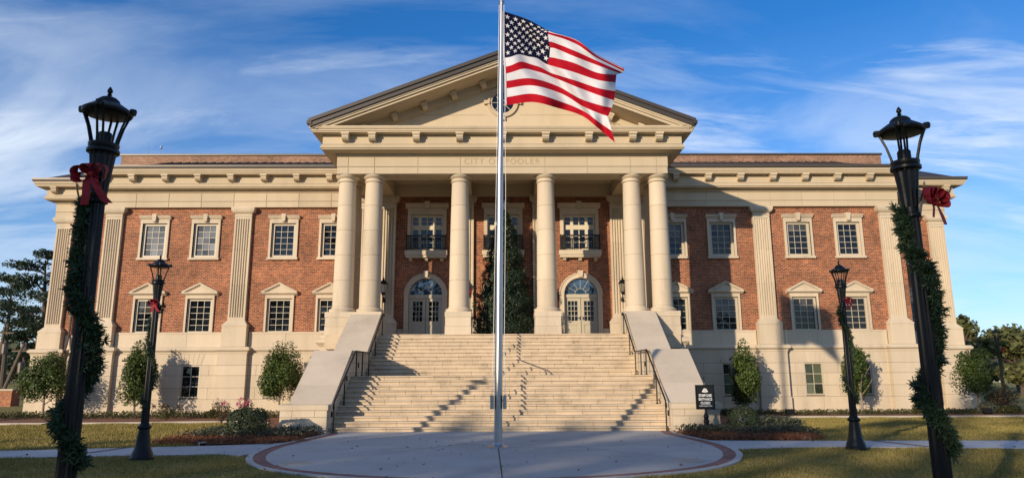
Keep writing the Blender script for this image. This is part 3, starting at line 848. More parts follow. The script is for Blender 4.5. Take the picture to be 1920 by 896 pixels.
for s in (-1, 1):
    pts = [(6.9, YA), (19.82, YA), (19.82, YE - .17), (23.60, YE - .17), (23.60, 47)]
    q = [(X(s * x), y) for x, y in pts]
    entab(q if s > 0 else q[::-1])
    a, c = sorted((s * 6.95, s * 19.84))
    panels(a, c, 8, YA, 9.784, 10.065, 'architrave_panel'); panels(a, c, 8, YA - .018, 10.09, 10.495, 'architrave_panel')
    panels(a, c, 8, YA - .37, 10.89, 11.286, 'frieze_panel')
    st = (19.84 - 6.95) / 8
    corbels([s * (6.95 + st * i) for i in range(1, 8)] + [s * 19.7], YA - .382)
    corbels([s * 21.7, s * 23.45], YE - .17 - .37)
    a, c = sorted((s * 20.3, s * 23.62))
    panels(a, c, 2, YE - .17, 9.784, 10.065, 'architrave_panel'); panels(a, c, 2, YE - .188, 10.09, 10.495, 'architrave_panel')
    panels(a, c + (.0), 2, YE - .54, 10.89, 11.286, 'frieze_panel')
    # gutters and roofs
    GUT = [(.62, 11.535), (.84, 11.535), (.87, 11.56), (.89, 11.64), (.89, 11.71), (.62, 11.71)]
    b = MB(); qq = q[:2] + [(X(s * 19.82), YA + 1.2)]; b.sweep(qq if s > 0 else qq[::-1], GUT); b.build('gutter', GUTTER, hall)
    qq = [(X(s * 20.6), YE - .17)] + q[3:]
    b = MB(); b.sweep(qq if s > 0 else qq[::-1], GUT); b.build('gutter', GUTTER, hall)
    e = YA - .80; xo = 19.82 + .80
    b = MB()
    b.face([(X(s * 5), e, 11.63), (X(s * xo), e, 11.63), (X(s * (xo - 3.6)), e + 3.6, 12.98), (X(s * 5), e + 3.6, 12.98)])
    b.face([(X(s * xo), e, 11.63), (X(s * xo), 46, 11.63), (X(s * (xo - 3.6)), 46, 12.98), (X(s * (xo - 3.6)), e + 3.6, 12.98)])
    b.face([(X(s * 5), e + .01, 11.54), (X(s * xo), e + .01, 11.54), (X(s * xo), 46, 11.54), (X(s * 5), 46, 11.54)])
    rf = b.build('roof', ROOF, hall)
    L_ = math.hypot(3.6, 1.35); an = math.atan2(1.35, 3.6)
    seam = cached('seam', lambda: MB().prism([(0, .0), (3.6, 1.35), (3.6, 1.40), (0, .05)], -.02, .02, 'x').mesh('roof_seam', ROOF))
    for k in range(28): ob('roof_seam', seam, rf, (X(s * (5.6 + k * .46)), e + .02, 11.63))
    e2 = YE - .17 - .80; x2 = 23.60 + .80
    b = MB()
    b.face([(X(s * 18), e2, 11.62), (X(s * x2), e2, 11.62), (X(s * (x2 - 4)), e2 + 4, 13.95), (X(s * 18), e2 + 4, 13.95)])
    b.face([(X(s * x2), e2, 11.62), (X(s * x2), 46, 11.62), (X(s * (x2 - 4)), 46, 13.95), (X(s * (x2 - 4)), e2 + 4, 13.95)])
    b.build('roof', ROOF, hall)
    # brick screen wall on the roof
    b = MB(); a, c = sorted((X(s * .2), X(s * 20.95))); b.box(a, c, 36.1, 36.4, 11.7, 13.42); pw = b.build('parapet_wall', BRICKTOP, hall)
    b = MB(); b.box(a - .06, c + .06, 36.03, 36.47, 13.42, 13.52); b.build('coping', GUTTER, pw)
    # downspouts on the end bays
    b = MB(); dx = s * 22.2; y0 = YE - .10
    b.tube([(X(dx), YE - .95, 11.5), (X(dx), YE - .93, 11.25), (X(dx), y0 - .55, 10.75), (X(dx), y0 - .36, 10.5), (X(dx), y0 - .12, 9.7), (X(dx), y0, 9.5), (X(dx), y0, 3.9), (X(dx), y0 - .1, 3.2), (X(dx), y0 - .2, 2.9), (X(dx), y0 - .12, 2.3), (X(dx), y0 - .12, 0)], .05, 8)
    for z in (4.6, 5.7, 6.8, 8.0): b.box(X(dx) - .09, X(dx) + .09, y0 - .06, y0 + .08, z, z + .05)
    b.build('downspout', GUTTER, hall)
b = MB()
for x, z in ((-19.6, .75), (-18.9, .4), (-6.2, .5), (-1.0, .3)): b.tube([(X(x), 36.25, 13.5), (X(x), 36.25, 13.5 + z)], .012, 5)
b.tube([(X(-18.9), 36.25, 13.9), (X(-18.9), 36.25, 14.05)], .07, 8)
b.build('lightning_rods', STEEL, hall)
b = MB(); b.box(X(-24), X(24), 46, 47, -.4, 11.6); b.build('rear_wall', BRICK, hall)

# -------- portico
AP = [(6.88, YW), (6.88, YP), (-6.88, YP), (-6.88, YW)]
pp = [(X(x), y) for x, y in AP][::-1]
def shift_prof(pr, z): return pr
FRZP = [(o + (.15 if o > .2 else 0), z) for o, z in FRZ]
CORNP = [(o + (.15 if o > 0 else 0), z) for o, z in CORN]
for nm, pr in (('architrave', [(o if o > -.1 else -.95, z) for o, z in ARCH]), ('frieze', FRZP), ('cornice', CORNP)):
    b = MB(); b.sweep(pp, pr); b.build('portico_' + nm, STUCCO, hall)
CBX = [-6.42, -5.33, -3.53, -1.76, 0.0, 1.76, 3.53, 5.33, 6.42]
def ppanels(Y, z0, z1, xe, nm):
    xs = [-xe] + [x + .0 for x in CBX if abs(x) > 1.0 or x == 0] + [xe]
    if nm == 'architrave_panel': xs = [-xe, -6.42, -5.33, -1.76, 1.76, 5.33, 6.42, xe]; xs = sorted(xs + [-3.53, 3.53])
    for a, c in zip(xs[:-1], xs[1:]):
        w_ = c - a - .024
        me = cached(('ppan', round(w_, 3), z0), lambda: MB().box(-w_ / 2, w_ / 2, 0, .03, z0, z1).mesh(nm, STUCCO))
        ob(nm, me, hall, (X((a + c) / 2), Y - .020, 0))
ppanels(YP, 9.784, 10.065, 6.88, 'architrave_panel'); ppanels(YP - .018, 10.09, 10.495, 6.9, 'architrave_panel'); ppanels(YP - .52, 10.89, 11.286, 7.40, 'frieze_panel')
corbels(CBX, YP - .532)
# porch ceiling and beams from the columns to the wall
b = MB(); b.box(X(-6.2), X(6.2), YP + .3, YC + .1, 10.35, 10.6); b.build('porch_ceiling', STUCCO, hall)
for x in (-5.42, -1.8, 1.8, 5.42):
    b = MB(); b.box(X(x - .36), X(x + .36), YP + .952, YC - .19, 9.782, 10.36); b.build('ceiling_beam', STUCCO, hall)
b = MB(); b.box(X(-6.2), X(6.2), YC - .17, YC + .05, 9.78, 10.36); b.build('wall_beam', STUCCO, hall)

# tympanum and raking cornices
ze, za = 11.53, 14.80                     # eave and apex of the roof edge (top)
xe = 7.78
sl = (za - 11.80) / xe
b = MB(); b.prism([(X(-6.9), 11.53), (X(6.9), 11.53), (X(0), 11.53 + 6.9 * sl)], YP + .40, YP + .7); b.build('tympanum', STUCCO, hall)
b = MB()
hz = 12.50
for a, c, z in ((-4.62, -.75, hz), (.75, 4.62, hz)): b.box(X(a), X(c), YP + .396, YP + .41, z, z + .012)
b.build('tympanum_joint', JOINT, hall)
for s in (-1, 1):
    def rake(o0, o1, y0, y1, xo, xin=0.0):
        """strip under the roof line between vertical offsets o0 (top) and o1, from x=xo up to the apex"""
        zt = lambda x: za - sl * x
        return [(X(s * xo), zt(xo) - o0), (X(0), zt(0) - o0), (X(0), zt(0) - o1), (X(s * xo), zt(xo) - o1)]
    b = MB()
    b.prism(rake(.33, .40, 0, 0, 7.70), YP - 1.02, YP + .5); b.prism(rake(.40, .47, 0, 0, 7.6), YP - .98, YP + .5)
    b.prism(rake(.47, .56, 0, 0, 7.3), YP - .90, YP + .5); b.prism(rake(.56, .59, 0, 0, 7.15), YP - .93, YP - .84)
    b.prism(rake(.56, .86, 0, 0, 6.5), YP + .24, YP + .6); b.prism(rake(.86, .91, 0, 0, 6.4), YP + .30, YP + .6)
    b.build('raking_cornice', STUCCO, hall)
    b = MB(); b.prism(rake(0, .15, 0, 0, 7.86), YP - 1.16, 36.0); b.prism(rake(.15, .33, 0, 0, 7.80), YP - 1.10, YP + 6)
    b.build('pediment_roof', ROOF, hall)
    b = MB(); b.box(X(s * 7.72), X(s * 7.92), YP - 1.14, 33, 11.56, 11.70); b.build('pediment_gutter', ROOF, hall)
    th = -s * math.atan(sl)
    for xc in (.88, 2.13, 3.37, 4.62, 5.87):
        o = ob('corbel', cached('rakecorb', lambda: MB().box(-.13, .13, -.36, 0, -.12, .0).prism([(0, -.12), (-.32, -.12), (-.30, -.2), (-.2, -.27), (0, -.28)], -.11, .11, 'x').mesh('corbel', STUCCO)), hall, (X(s * xc), YP + .26, za - sl * xc - .58))
        o.rotation_euler = (0, s * math.atan(sl), 0)
YT, ZW = YP + .40, 13.06
hz = ZW
# round window in the tympanum
ow = ob('round_window', None, hall, (X(0), YT, ZW))
b = MB()
for r0, r1, d in ((.47, .56, .05), (.56, .66, .09)):
    k = 40
    for i in range(k):
        t0, t1 = 2 * math.pi * i / k, 2 * math.pi * (i + 1) / k
        b.prism([(X(0) + r * math.cos(t), ZW + r * math.sin(t)) for r, t in ((r0, t0), (r1, t0), (r1, t1), (r0, t1))], YT - d, YT + .02)
b.build('ring_surround', STUCCO, ow)
kb = keystone_mesh(.56, .80, .06, .09, -.13, 0).mesh('keystone', STUCCO)
for t in (0, 90, 180, 270):
    o = ob('keystone', kb, ow, (X(0), YT, ZW)); o.rotation_euler = (0, R(t), 0)
b = MB(); b.prism([(X(0) + .47 * math.cos(t), ZW + .47 * math.sin(t)) for t in np.linspace(0, 2 * math.pi, 33)[:-1]], YT - .015, YT + .01); b.build('glazing', GLASS, ow)
b = MB()
for t in range(8):
    a = t * math.pi / 4
    b.tube([(X(0) + .12 * math.cos(a), YT - .025, ZW + .12 * math.sin(a)), (X(0) + .47 * math.cos(a), YT - .025, ZW + .47 * math.sin(a))], .014, 5)
b.tube([(X(0) + .12 * math.cos(t), YT - .025, ZW + .12 * math.sin(t)) for t in np.linspace(0, 2 * math.pi, 17)], .014, 5)
b.build('spokes', SASH, ow)
# carved lettering
def letters(txt, size, x, y, z, m, parent, name, depth, rx=90, bold=0.0, spacing=1.0, sx=1.0):
    cu = bpy.data.curves.new(name, 'FONT'); cu.body = txt; cu.size = size; cu.align_x = 'CENTER'; cu.align_y = 'CENTER'
    cu.extrude = depth; cu.offset = bold; cu.space_character = spacing
    o = bpy.data.objects.new(name, cu); COL.objects.link(o)
    dg = bpy.context.evaluated_depsgraph_get(); me = bpy.data.meshes.new_from_object(o.evaluated_get(dg))
    bpy.data.objects.remove(o); me.materials.clear(); me.materials.append(m); me.name = name
    r = ob(name, me, parent, (x, y, z)); r.rotation_euler = (R(rx), 0, 0); r.scale = (sx, 1, 1)
    return r
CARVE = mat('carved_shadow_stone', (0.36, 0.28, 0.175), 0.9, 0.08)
def text_engrave():
    # dark letters stand on the panel; their colour paints the shade of carving
    adv = {'C': .27, 'I': .125, 'T': .235, 'Y': .245, 'O': .30, 'F': .215, ' ': .15, 'P': .235, 'L': .205, 'E': .225, 'R': .25}
    txt = 'CITY OF POOLER'; tot = sum(adv[c] for c in txt); x = X(-.03) - tot / 2
    for c in txt:
        if c != ' ': letters(c, .37, x + adv[c] / 2, YP - .039, 10.295, CARVE, hall, 'carved_letter', .006, sx=.92)
        x += adv[c]
text_engrave()

# columns
def drum(z0, z1, r0, r1, n=36): return MB().lathe([(r0 - .016, z0), (r0, z0 + .012), (r1, z1 - .012), (r1 - .016, z1)], 0, 0, n)
def shaft_r(z):
    t = (z - 4.30) / (9.50 - 4.30); return .415 - .065 * max(0, t) ** 1.6
DZ = [4.30, 5.36, 6.40, 7.44, 8.48, 9.50]
def column(cx, cy):
    p = (X(cx), cy, 0)
    def capm():
        b = MB(); b.lathe([(.35, 9.50), (.39, 9.51), (.40, 9.535), (.385, 9.56), (.352, 9.57), (.352, 9.63), (.375, 9.635), (.375, 9.65), (.40, 9.66), (.45, 9.69), (.475, 9.725), (.475, 9.735), (.50, 9.738), (.50, 9.778), (.3, 9.779)], 0, 0, 40)
        return b.mesh('capital', STONE, smooth=35)
    c = ob('column', cached('colcap', capm), hall, p)
    for i in range(5):
        ob('column_drum', cached(('drum', i), lambda: drum(DZ[i], DZ[i + 1], shaft_r(DZ[i]), shaft_r(DZ[i + 1])).mesh('column_drum', STONE, smooth=35)), c, p)
    def basem():
        b = MB(); b.lathe([(.53, 4.075), (.535, 4.13), (.545, 4.15), (.545, 4.18), (.52, 4.205), (.46, 4.22), (.455, 4.245), (.43, 4.25), (.425, 4.27), (.418, 4.30)], 0, 0, 40); return b.mesh('column_base', STONE, smooth=35)
    ob('column_base', cached('colbase', basem), c, p)
for x in (-6.53, -5.42, -1.80, 1.80, 5.42, 6.53): column(x, YP + .50)
for x in (-6.53, 6.53): column(x, YP + 1.61)
# pedestals
def pedestal(x0, x1, y0, y1, z0=ZF - .02):
    pd = ob('column_pedestal', None, hall, (X((x0 + x1) / 2), (y0 + y1) / 2, z0))
    zs = [z0, z0 + .35, z0 + .72, 4.075]
    for a, c, o in ((zs[0], zs[1], 0.012), (zs[1], zs[2], 0), (zs[2], zs[3], 0.02)):
        MB().box(X(x0 - o), X(x1 + o), y0 - o, y1 + o, a + .003, c - .003).build('pedestal_stone', STONE, pd)
for s in (-1, 1):
    a, c = sorted((s * 1.29, s * 2.31)); pedestal(a, c, YP - .02, YP + 1.02)
    a, c = sorted((s * 4.88, s * 7.09)); pedestal(a, c, YP + .0, YP + 1.03)
    a, c = sorted((s * 6.02, s * 7.09)); pedestal(a, c, YP + 1.10, YP + 2.15)
    # podium below the corner pedestal with its moulded top
    a, c = sorted((s * 4.9, s * 7.22))
    for i, (z0, z1) in enumerate([(-.4, .5), (.5, 1.03), (1.03, 1.6), (1.6, 2.08), (2.08, 2.72)]):
        MB().box(X(a), X(c), YP - .08, YW - .1, z0 + .005, z1 - .005).build('podium_stone', STONE, hall)
    b = MB(); q = [(X(s * 5.0), YP - .08), (X(s * 7.22), YP - .08), (X(s * 7.22), YW - .1)]
    b.sweep(q if s > 0 else q[::-1], [(-.3, 2.72), (.04, 2.72), (.08, 2.78), (.16, 2.85), (.16, 2.98), (.10, 3.02), (.02, 3.04), (.02, ZF - .02), (-.3, ZF - .02)])
    b.build('podium_cornice', STONE, hall)
b = MB(); b.box(X(-7.0), X(7.0), 27.05, YC + .1, 2.6, ZF); b.build('porch_floor', STEP, hall)
b = MB()
xs = [-6.2, -5.9, -4.98, -4.53, -2.57, -2.2, -1.4, -.98, .98, 1.4, 2.2, 2.57, 4.53, 4.98, 5.9, 6.2]
for a, c in ((-4.9, -4.55), (-2.55, -2.28), (-1.3, -1.0), (1.0, 1.3), (2.28, 2.55), (4.55, 4.9)):
    b.box(X(a), X(c), YC - .06, YC + .02, ZF, 3.62)
b.build('wall_plinth', STONE, hall)

# doors with arched stone surrounds and fanlights
for c in BAY:
    d = ob('doorway', None, hall, (X(c), YC, ZF))
    b = MB()
    for s in (-1, 1):
        b.box(X(c + s * .77), X(c + s * .98), YC - .10, YC + .10, ZF, 5.16); b.box(X(c + s * .77), X(c + s * .83), YC - .12, YC + .1, ZF, 5.16)
    k = 22
    for i in range(k):
        t0, t1 = math.pi * i / k, math.pi * (i + 1) / k
        for r0, r1, dd in ((.77, .83, .12), (.83, .98, .10), (.95, 1.0, .13)):
            b.prism([(X(c) + r * math.cos(t), 5.161 + r * math.sin(t)) for r, t in ((r0, t0), (r1, t0), (r1, t1), (r0, t1))], YC - dd, YC + .1)
    b.build('arch_surround', STONE, d)
    o = ob('keystone', cached('doorkey', lambda: keystone_mesh(.80, 1.10, .085, .125, -.19, 0).mesh('keystone', STONE)), d, (X(c), YC, 5.16))
    b = MB(); b.box(X(c - .77), X(c + .77), YC + .03, YC + .15, 5.03, 5.19)
    for s in (-1, 1): b.box(X(c + s * .73), X(c + s * .77), YC + .05, YC + .15, ZF, 5.03)
    b.build('door_frame', DOORP, d)
    b = MB(); b.prism([(X(c) + .77 * math.cos(t), 5.19 + .76 * math.sin(t)) for t in np.linspace(0, math.pi, 25)], YC + .10, YC + .13); b.build('fanlight', GLASSF, d)
    b = MB()
    for i in range(0, 7):
        a = math.pi * i / 6; b.tube([(X(c) + .26 * math.cos(a), YC + .085, 5.19 + .26 * math.sin(a)), (X(c) + .76 * math.cos(a), YC + .085, 5.19 + .75 * math.sin(a))], .010, 5)
    for rr in (.26, .755): b.tube([(X(c) + rr * math.cos(t), YC + .085, 5.19 + rr * math.sin(t)) for t in np.linspace(0, math.pi, 21)],   .010 if rr < .7 else .022, 5)
    b.build('fanlight_bars', SASH, d)
    for s in (-1, 1):
        lf = []
        x0, x1 = c + s * .012, c + s * .73
        g0, g1 = c + s * .15, c + s * .59
        a, e = sorted((x0, x1)); ga, ge = sorted((g0, g1))
        b = MB(); y0, y1 = YC + .08, YC + .13
        b.box(X(a), X(ga), y0, y1, ZF + .02, 5.03); b.box(X(ge), X(e), y0, y1, ZF + .02, 5.03); b.box(X(ga), X(ge), y0 + .001, y1, 4.88, 5.03); b.box(X(ga), X(ge), y0 + .001, y1, 3.80, 3.98); b.box(X(ga), X(ge), y0 + .001, y1, ZF + .02, 3.36)
        b.box(X(ga), X(ge), y0 + .025, y1, 3.36, 3.80); b.box(X(ga + .06), X(ge - .06), y0 + .012, y1, 3.42, 3.74)
        for i in (1, 2): xx = ga + (ge - ga) * i / 3; b.box(X(xx - .012), X(xx + .012), y0 + .012, y1, 3.98, 4.88)
        for i in (1, 2, 3): zz = 3.98 + .9 * i / 4; b.box(X(ga), X(ge), y0 + .014, y1 - .001, zz - .012, zz + .012)
        leaf = b.build('door', DOORP, hall)
        leaf.parent = d; leaf.location = Vector((0, 0, 0)) + (wloc(hall) - wloc(d))
        W[leaf.name] = wloc(hall)
        # glazing is hung beside the door leaf under the doorway
        b = MB(); b.box(X(ga), X(ge), y0 + .028, y1 - .01, 3.98, 4.88); b.build('door_glazing', GLASS, d)
        b = MB(); hx = c + s * .07; b.tube([(X(hx), y0 - .05, 4.02), (X(hx), y0 - .05, 4.18)], .016, 6); b.tube([(X(hx), y0, 4.12), (X(hx), y0 - .05, 4.12)], .02, 6); b.tube([(X(hx), y0 - .05, 4.1), (X(hx + s * .11), y0 - .05, 4.1)], .013, 6); b.build('door_handle', STEEL, d)

# french windows with balconies above the doors
for c in BAY:
    d = ob('balcony_window', None, hall, (X(c), YC, 7.2))
    b = MB()
    for s in (-1, 1): b.box(X(c + s * .74), X(c + s * .90), YC - .09, YC + .05, 7.2, 8.92); b.box(X(c + s * .74), X(c + s * .79), YC - .11, YC + .05, 7.2, 8.92)
    b.box(X(c - .90), X(c + .90), YC - .10, YC + .05, 8.921, 9.22)
    b.prism([(YC + .02, 9.22), (YC - .06, 9.22), (YC - .14, 9.28), (YC - .18, 9.34), (YC - .18, 9.38), (YC - .23, 9.385), (YC - .23, 9.45), (YC + .02, 9.45)], X(c - 1.0), X(c + 1.0), 'x')
    b.build('window_surround', STONE, d)
    ob('keystone', cached('balkey', lambda: keystone_mesh(9.18, 9.53, .08, .12, -.26).mesh('keystone', STONE)), d, (X(c), YC, 0))
    b = MB(); y0, y1 = YC + .05, YC + .13
    xcuts = [(-.74, -.66), (-.41, -.27), (.27, .41), (.66, .74)]
    for a, e in xcuts: b.box(X(c + a), X(c + e), y0, y1, 7.2, 8.92)
    for z0, z1 in ((7.2, 7.32), (8.22, 8.44), (8.80, 8.92)):
        for a, e in ((-.66, -.41), (-.27, .27), (.41, .66)): b.box(X(c + a), X(c + e), y0 + .002, y1, z0, z1)
    for a, e in ((-.02, .02),): b.box(X(c + a), X(c + e), y0 + .03, y1 - .01, 7.32, 8.8)
    for z in (7.62, 7.92, 8.62):
        for a, e in ((-.66, -.41), (-.27, .27), (.41, .66)): b.box(X(c + a), X(c + e), y0 + .032, y1 - .01, z - .014, z + .014)
    b.build('window_frame', CREAM, d)
    for a, e in ((-.66, -.41), (-.27, .27), (.41, .66)):
        for z0, z1 in ((7.32, 8.22), (8.44, 8.80)):
            MB().box(X(c + a), X(c + e), y1 - .03, y1 - .02, z0, z1).build('pane_of_glass', GLASS, d)
    b = MB(); b.box(X(c - .97), X(c + .97), YC - .34, YC + .02, 6.98, 7.19); b.box(X(c - .93), X(c + .93), YC - .30, YC + .02, 6.86, 6.98); b.build('balcony_slab', STONE, d)
    brk = cached('balbr', lambda: MB().prism([(.0, 0), (-.20, 0), (-.20, -.05), (-.14, -.12), (0, -.15)], -.075, .075, 'x').mesh('balcony_bracket', STONE))
    for x in (-.72, 0, .72): ob('balcony_bracket', brk, d, (X(c + x), YC, 6.858))
    yb = YC - .28
    b = MB()
    b.box(X(c - .92), X(c + .92), yb - .03, yb + .03, 7.855, 7.91); b.box(X(c - .90), X(c + .90), yb - .016, yb + .016, 7.26, 7.30)
    for s in (-1, 1):
        b.box(X(c + s * .90) - .02, X(c + s * .90) + .02, yb - .02, yb + .02, 7.19, 7.93)
        b.box(X(c + s * .90) - .012, X(c + s * .90) + .012, yb, YC - .1, 7.865, 7.895); b.box(X(c + s * .90) - .012, X(c + s * .90) + .012, yb, YC - .1, 7.27, 7.29)
    for s in (-1, 1):
        b.box(X(c + s * .33) - .012, X(c + s * .33) + .012, yb - .012, yb + .012, 7.29, 7.86)
    for r in (.27, .13): b.tube([(X(c) + r * math.cos(t), yb, 7.58 + r * math.sin(t)) for t in np.linspace(0, 2 * math.pi, 21)], .011, 5)
    for a in range(4): t = math.pi / 4 + a * math.pi / 2; b.tube([(X(c) + .13 * math.cos(t), yb, 7.58 + .13 * math.sin(t)), (X(c) + .42 * math.cos(t), yb, 7.58 + .40 * math.sin(t) * .95)], .01, 5)
    rl = b.build('balcony_railing', IRON, d)
    bal = cached('balbar', lambda: MB().box(-.014, .014, -.014, .014, 7.29, 7.865).mesh('baluster', IRON))
    for s in (-1, 1):
        for k in range(6): ob('baluster', bal, d, (X(c + s * (.41 + k * .082)), yb, 0))
    for s in (-1, 1):
        for k in range(3): ob('baluster', bal, d, (X(c + s * .90), yb + .05 + k * .05, 0))

# ================================================================== the staircase
SX = lambda x: AS + x
st = thing('staircase', 'wide tan stone staircase with sloped side walls rising to the porch', 'staircase', (AS, 20.1, 0))
RI = ZF / 22.0
T1, T2 = .245, .225
NOSE = [20.12 + T1 * k for k in range(11)]                 # front of step k+1, lower flight
Y2 = 24.75
NOSE += [Y2 + T2 * k for k in range(11)]
HW = 4.88
b = MB()
for k in range(22):
    b.box(SX(-HW), SX(HW), NOSE[k] + .06, 27.3, RI * k - (.3 if k == 0 else .0), RI * (k + 1) - .03)
b.build('stair_core', JOINT, st)
nst = 12
wst = 2 * HW / nst
for k in range(22):
    dep = (NOSE[k + 1] - NOSE[k] if k < 21 else .35) + .05
    off = [0, .33, .66][k % 3] * wst
    cuts = [-HW] + [-HW + wst * i + off for i in range(nst + 1) if .15 < wst * i + off < 2 * HW - .15] + [HW]
    for a, c in zip(cuts[:-1], cuts[1:]):
        w_ = round(c - a, 3)
        def mk():
            m = MB()
            hw = w_ / 2 - .004
            m.prism([(-.040, -.045), (-.047, -.035), (-.047, -.012), (-.038, 0), (dep, 0), (dep, -.05)], -hw, hw, 'x')
            m.box(-hw, hw, 0, .07, -RI + .002, -.046)
            return m.mesh('step_stone', STEP)
        ob('step_stone', cached(('step', w_, round(dep, 3)), mk), st, (SX((a + c) / 2), NOSE[k] + .034, RI * (k + 1) + rng.normal(0, .0012)))
# sloped side walls: lower slope, level at the landing, upper slope
CO = 6.09
PROF = [(20.22, .80), (22.52, 2.40), (24.85, 2.40), (27.42, 4.08)]
for s in (-1, 1):
    sw = ob('side_wall', None, st, (SX(s * 5.4), 23.5, 0))
    b = MB(); x0, x1 = sorted((SX(s * (HW + .012)), SX(s * (CO - .03))))
    b.prism([(20.0, -.3)] + [(y, z - .07) for y, z in [(20.0, .80)] + PROF] + [(27.42, -.3)], x0 + .03, x1 - .02, 'x'); b.build('wall_core', JOINT, sw)
    # facing blocks on the stair side and the outer side
    for xf, dx in ((s * HW, s * .035), (s * (CO - .02), -s * .035)):
        for r in range(13):
            z0, z1 = r * .33 - .3, r * .33 + .03
            n = 8
            offy = .5 * (r % 2)
            for i in range(-1, n):
                ya, yc = 20.02 + (i + offy) * .95, 20.02 + (i + 1 + offy) * .95
                ya = max(ya, 20.02); yc = min(yc, 27.3)
                if yc - ya < .05: continue
                # clip to the profile: four-sided block under the sloped cap
                def top(y):
                    P = [(20.0, .80)] + PROF
                    for (p, q), (r_, t) in zip(P[:-1], P[1:]):
                        if p <= y <= r_: return q + (t - q) * (y - p) / (r_ - p) - .07
                    return 4.0
                ta, tc = top(ya + .006), top(yc - .006)
                if max(ta, tc) < z0 + .03: continue
                poly = [(ya + .006, z0 + .006), (yc - .006, z0 + .006)]
                za_, zc_ = min(z1 - .006, ta), min(z1 - .006, tc)
                if zc_ > z0 + .01: poly.append((yc - .006, zc_))
                # where the slope crosses the top of the course
                if (ta - (z1 - .006)) * (tc - (z1 - .006)) < 0:
                    t_ = (z1 - .006 - ta) / (tc - ta); poly.append((ya + .006 + (yc - ya - .012) * t_, z1 - .006))
                if (ta - z0) * (tc - z0) < 0:
                    t_ = (z0 + .006 - ta) / (tc - ta); poly[0] = (ya + .006 + (yc - ya - .012) * max(0, t_), z0 + .006)
                if za_ > z0 + .01: poly.append((ya + .006, za_))
                if len(poly) < 3: continue
                m = MB(); m.prism(poly, SX(xf), SX(xf + dx), 'x'); m.build('facing_stone', STONE, sw)
    # sloped cap slabs
    xa, xb = sorted((SX(s * (HW - .02)), SX(s * CO)))
    for (p, q), n in (((PROF[0], PROF[1]), 3), ((PROF[1], PROF[2]), 2), ((PROF[2], PROF[3]), 3)):
        for i in range(n):
            y0 = p[0] + (q[0] - p[0]) * i / n + (.004 if i else -.0); y1 = p[0] + (q[0] - p[0]) * (i + 1) / n - .004
            z0 = p[1] + (q[1] - p[1]) * (y0 - p[0]) / (q[0] - p[0]); z1 = p[1] + (q[1] - p[1]) * (y1 - p[0]) / (q[0] - p[0])
            m = MB(); m.prism([(y0, z0 - .10), (y1, z1 - .10), (y1, z1), (y0, z0)], xa, xb, 'x'); m.build('cap_slab', CAPST, sw)
    # newel block of coursed stones
    na, nc = sorted((s * HW, s * 6.22))
    m = MB(); m.box(SX(na + .03), SX(nc - .03), 19.89, 20.9, -.3, .70); m.build('newel_core', JOINT, sw)
    for (z0, z1), cuts in (((-.25, .16), (0, .52, 1)), ((.16, .45), (0, .36, .62, 1) if s > 0 else (0, .48, 1)), ((.45, .64), (0, .26, .74, 1))):
        for p, q in zip(cuts[:-1], cuts[1:]):
            MB().box(SX(na + (nc - na) * p + .005), SX(na + (nc - na) * q - .005), 19.86, 20.95, z0 + .005, z1 - .005).build('newel_stone', STONE, sw)
    xo = 6.28
    na2, nc2 = sorted((s * (HW - .03), s * xo)); MB().box(SX(na2), SX(nc2), 19.83, 20.28, .645, .795).build('newel_cap', STONE, sw)
    MB().box(SX(s * (CO + .004)), SX(s * xo), 20.282, 20.98, .645, .795).build('newel_cap', STONE, sw)
    # small recessed step lights on the stair side
    for y in (20.35, 22.0, 23.6, 25.6):
        kk = max(0, sum(1 for n_ in NOSE if n_ < y)) * RI
        m = MB(); xl = s * (HW - .006); m.box(SX(xl - s * .018), SX(xl + s * .02), y - .06, y + .06, kk + .28, kk + .44); m.build('step_light', IRON, sw)

def rail(name, label, x, rx):
    r = thing(name, label, 'handrail', (SX(x), 20.1, 0), 'handrails of the staircase')
    Z = lambda k: RI * k
    H = .86
    line = [(20.03, .0 + H), (NOSE[10] + .02, Z(11) + H - .06), (Y2 - .12, Z(11) + H - .06), (27.0, ZF + H - .06)]
    line = [(20.05, .86), (22.55, 2.38), (24.72, 2.38), (27.02, 3.96)]
    m = MB()
    P = [(SX(x), 20.02, .66), (SX(x), 20.0, .78), (SX(x), 20.05, .86)] + [(SX(x), y, z) for y, z in line[1:]] + [(SX(x), 27.25, 3.97), (SX(x), 27.28, 3.88)]
    m.tube(P, .026, 8); m.build('top_rail', IRON, r)
    def rz(y):
        for (p, q), (e, t) in zip(line[:-1], line[1:]):
            if p <= y <= e: return q + (t - q) * (y - p) / (e - p)
        return line[-1][1]
    for y, z in ((20.06, 0), (NOSE[4] + .12, Z(5)), (22.70, Z(11)), (23.6, Z(11)), (24.66, Z(11)), (NOSE[15] + .1, Z(16)), (26.98, ZF)):
        m = MB(); m.tube([(SX(x), y, z), (SX(x), y, rz(min(27.0, y)) - .01)], .022, 8); m.lathe([(.05, z), (.05, z + .02), (.024, z + .03)], SX(x), y, 10); m.build('rail_post', IRON, r)
    return r
rail('handrail', 'black iron handrail along the left side wall of the staircase', -4.74, 0)
rail('handrail', 'black iron handrail along the right side wall of the staircase', 4.74, 0)
rail('handrail', 'black iron handrail up the middle of the staircase behind the flagpole', -.02, 0)

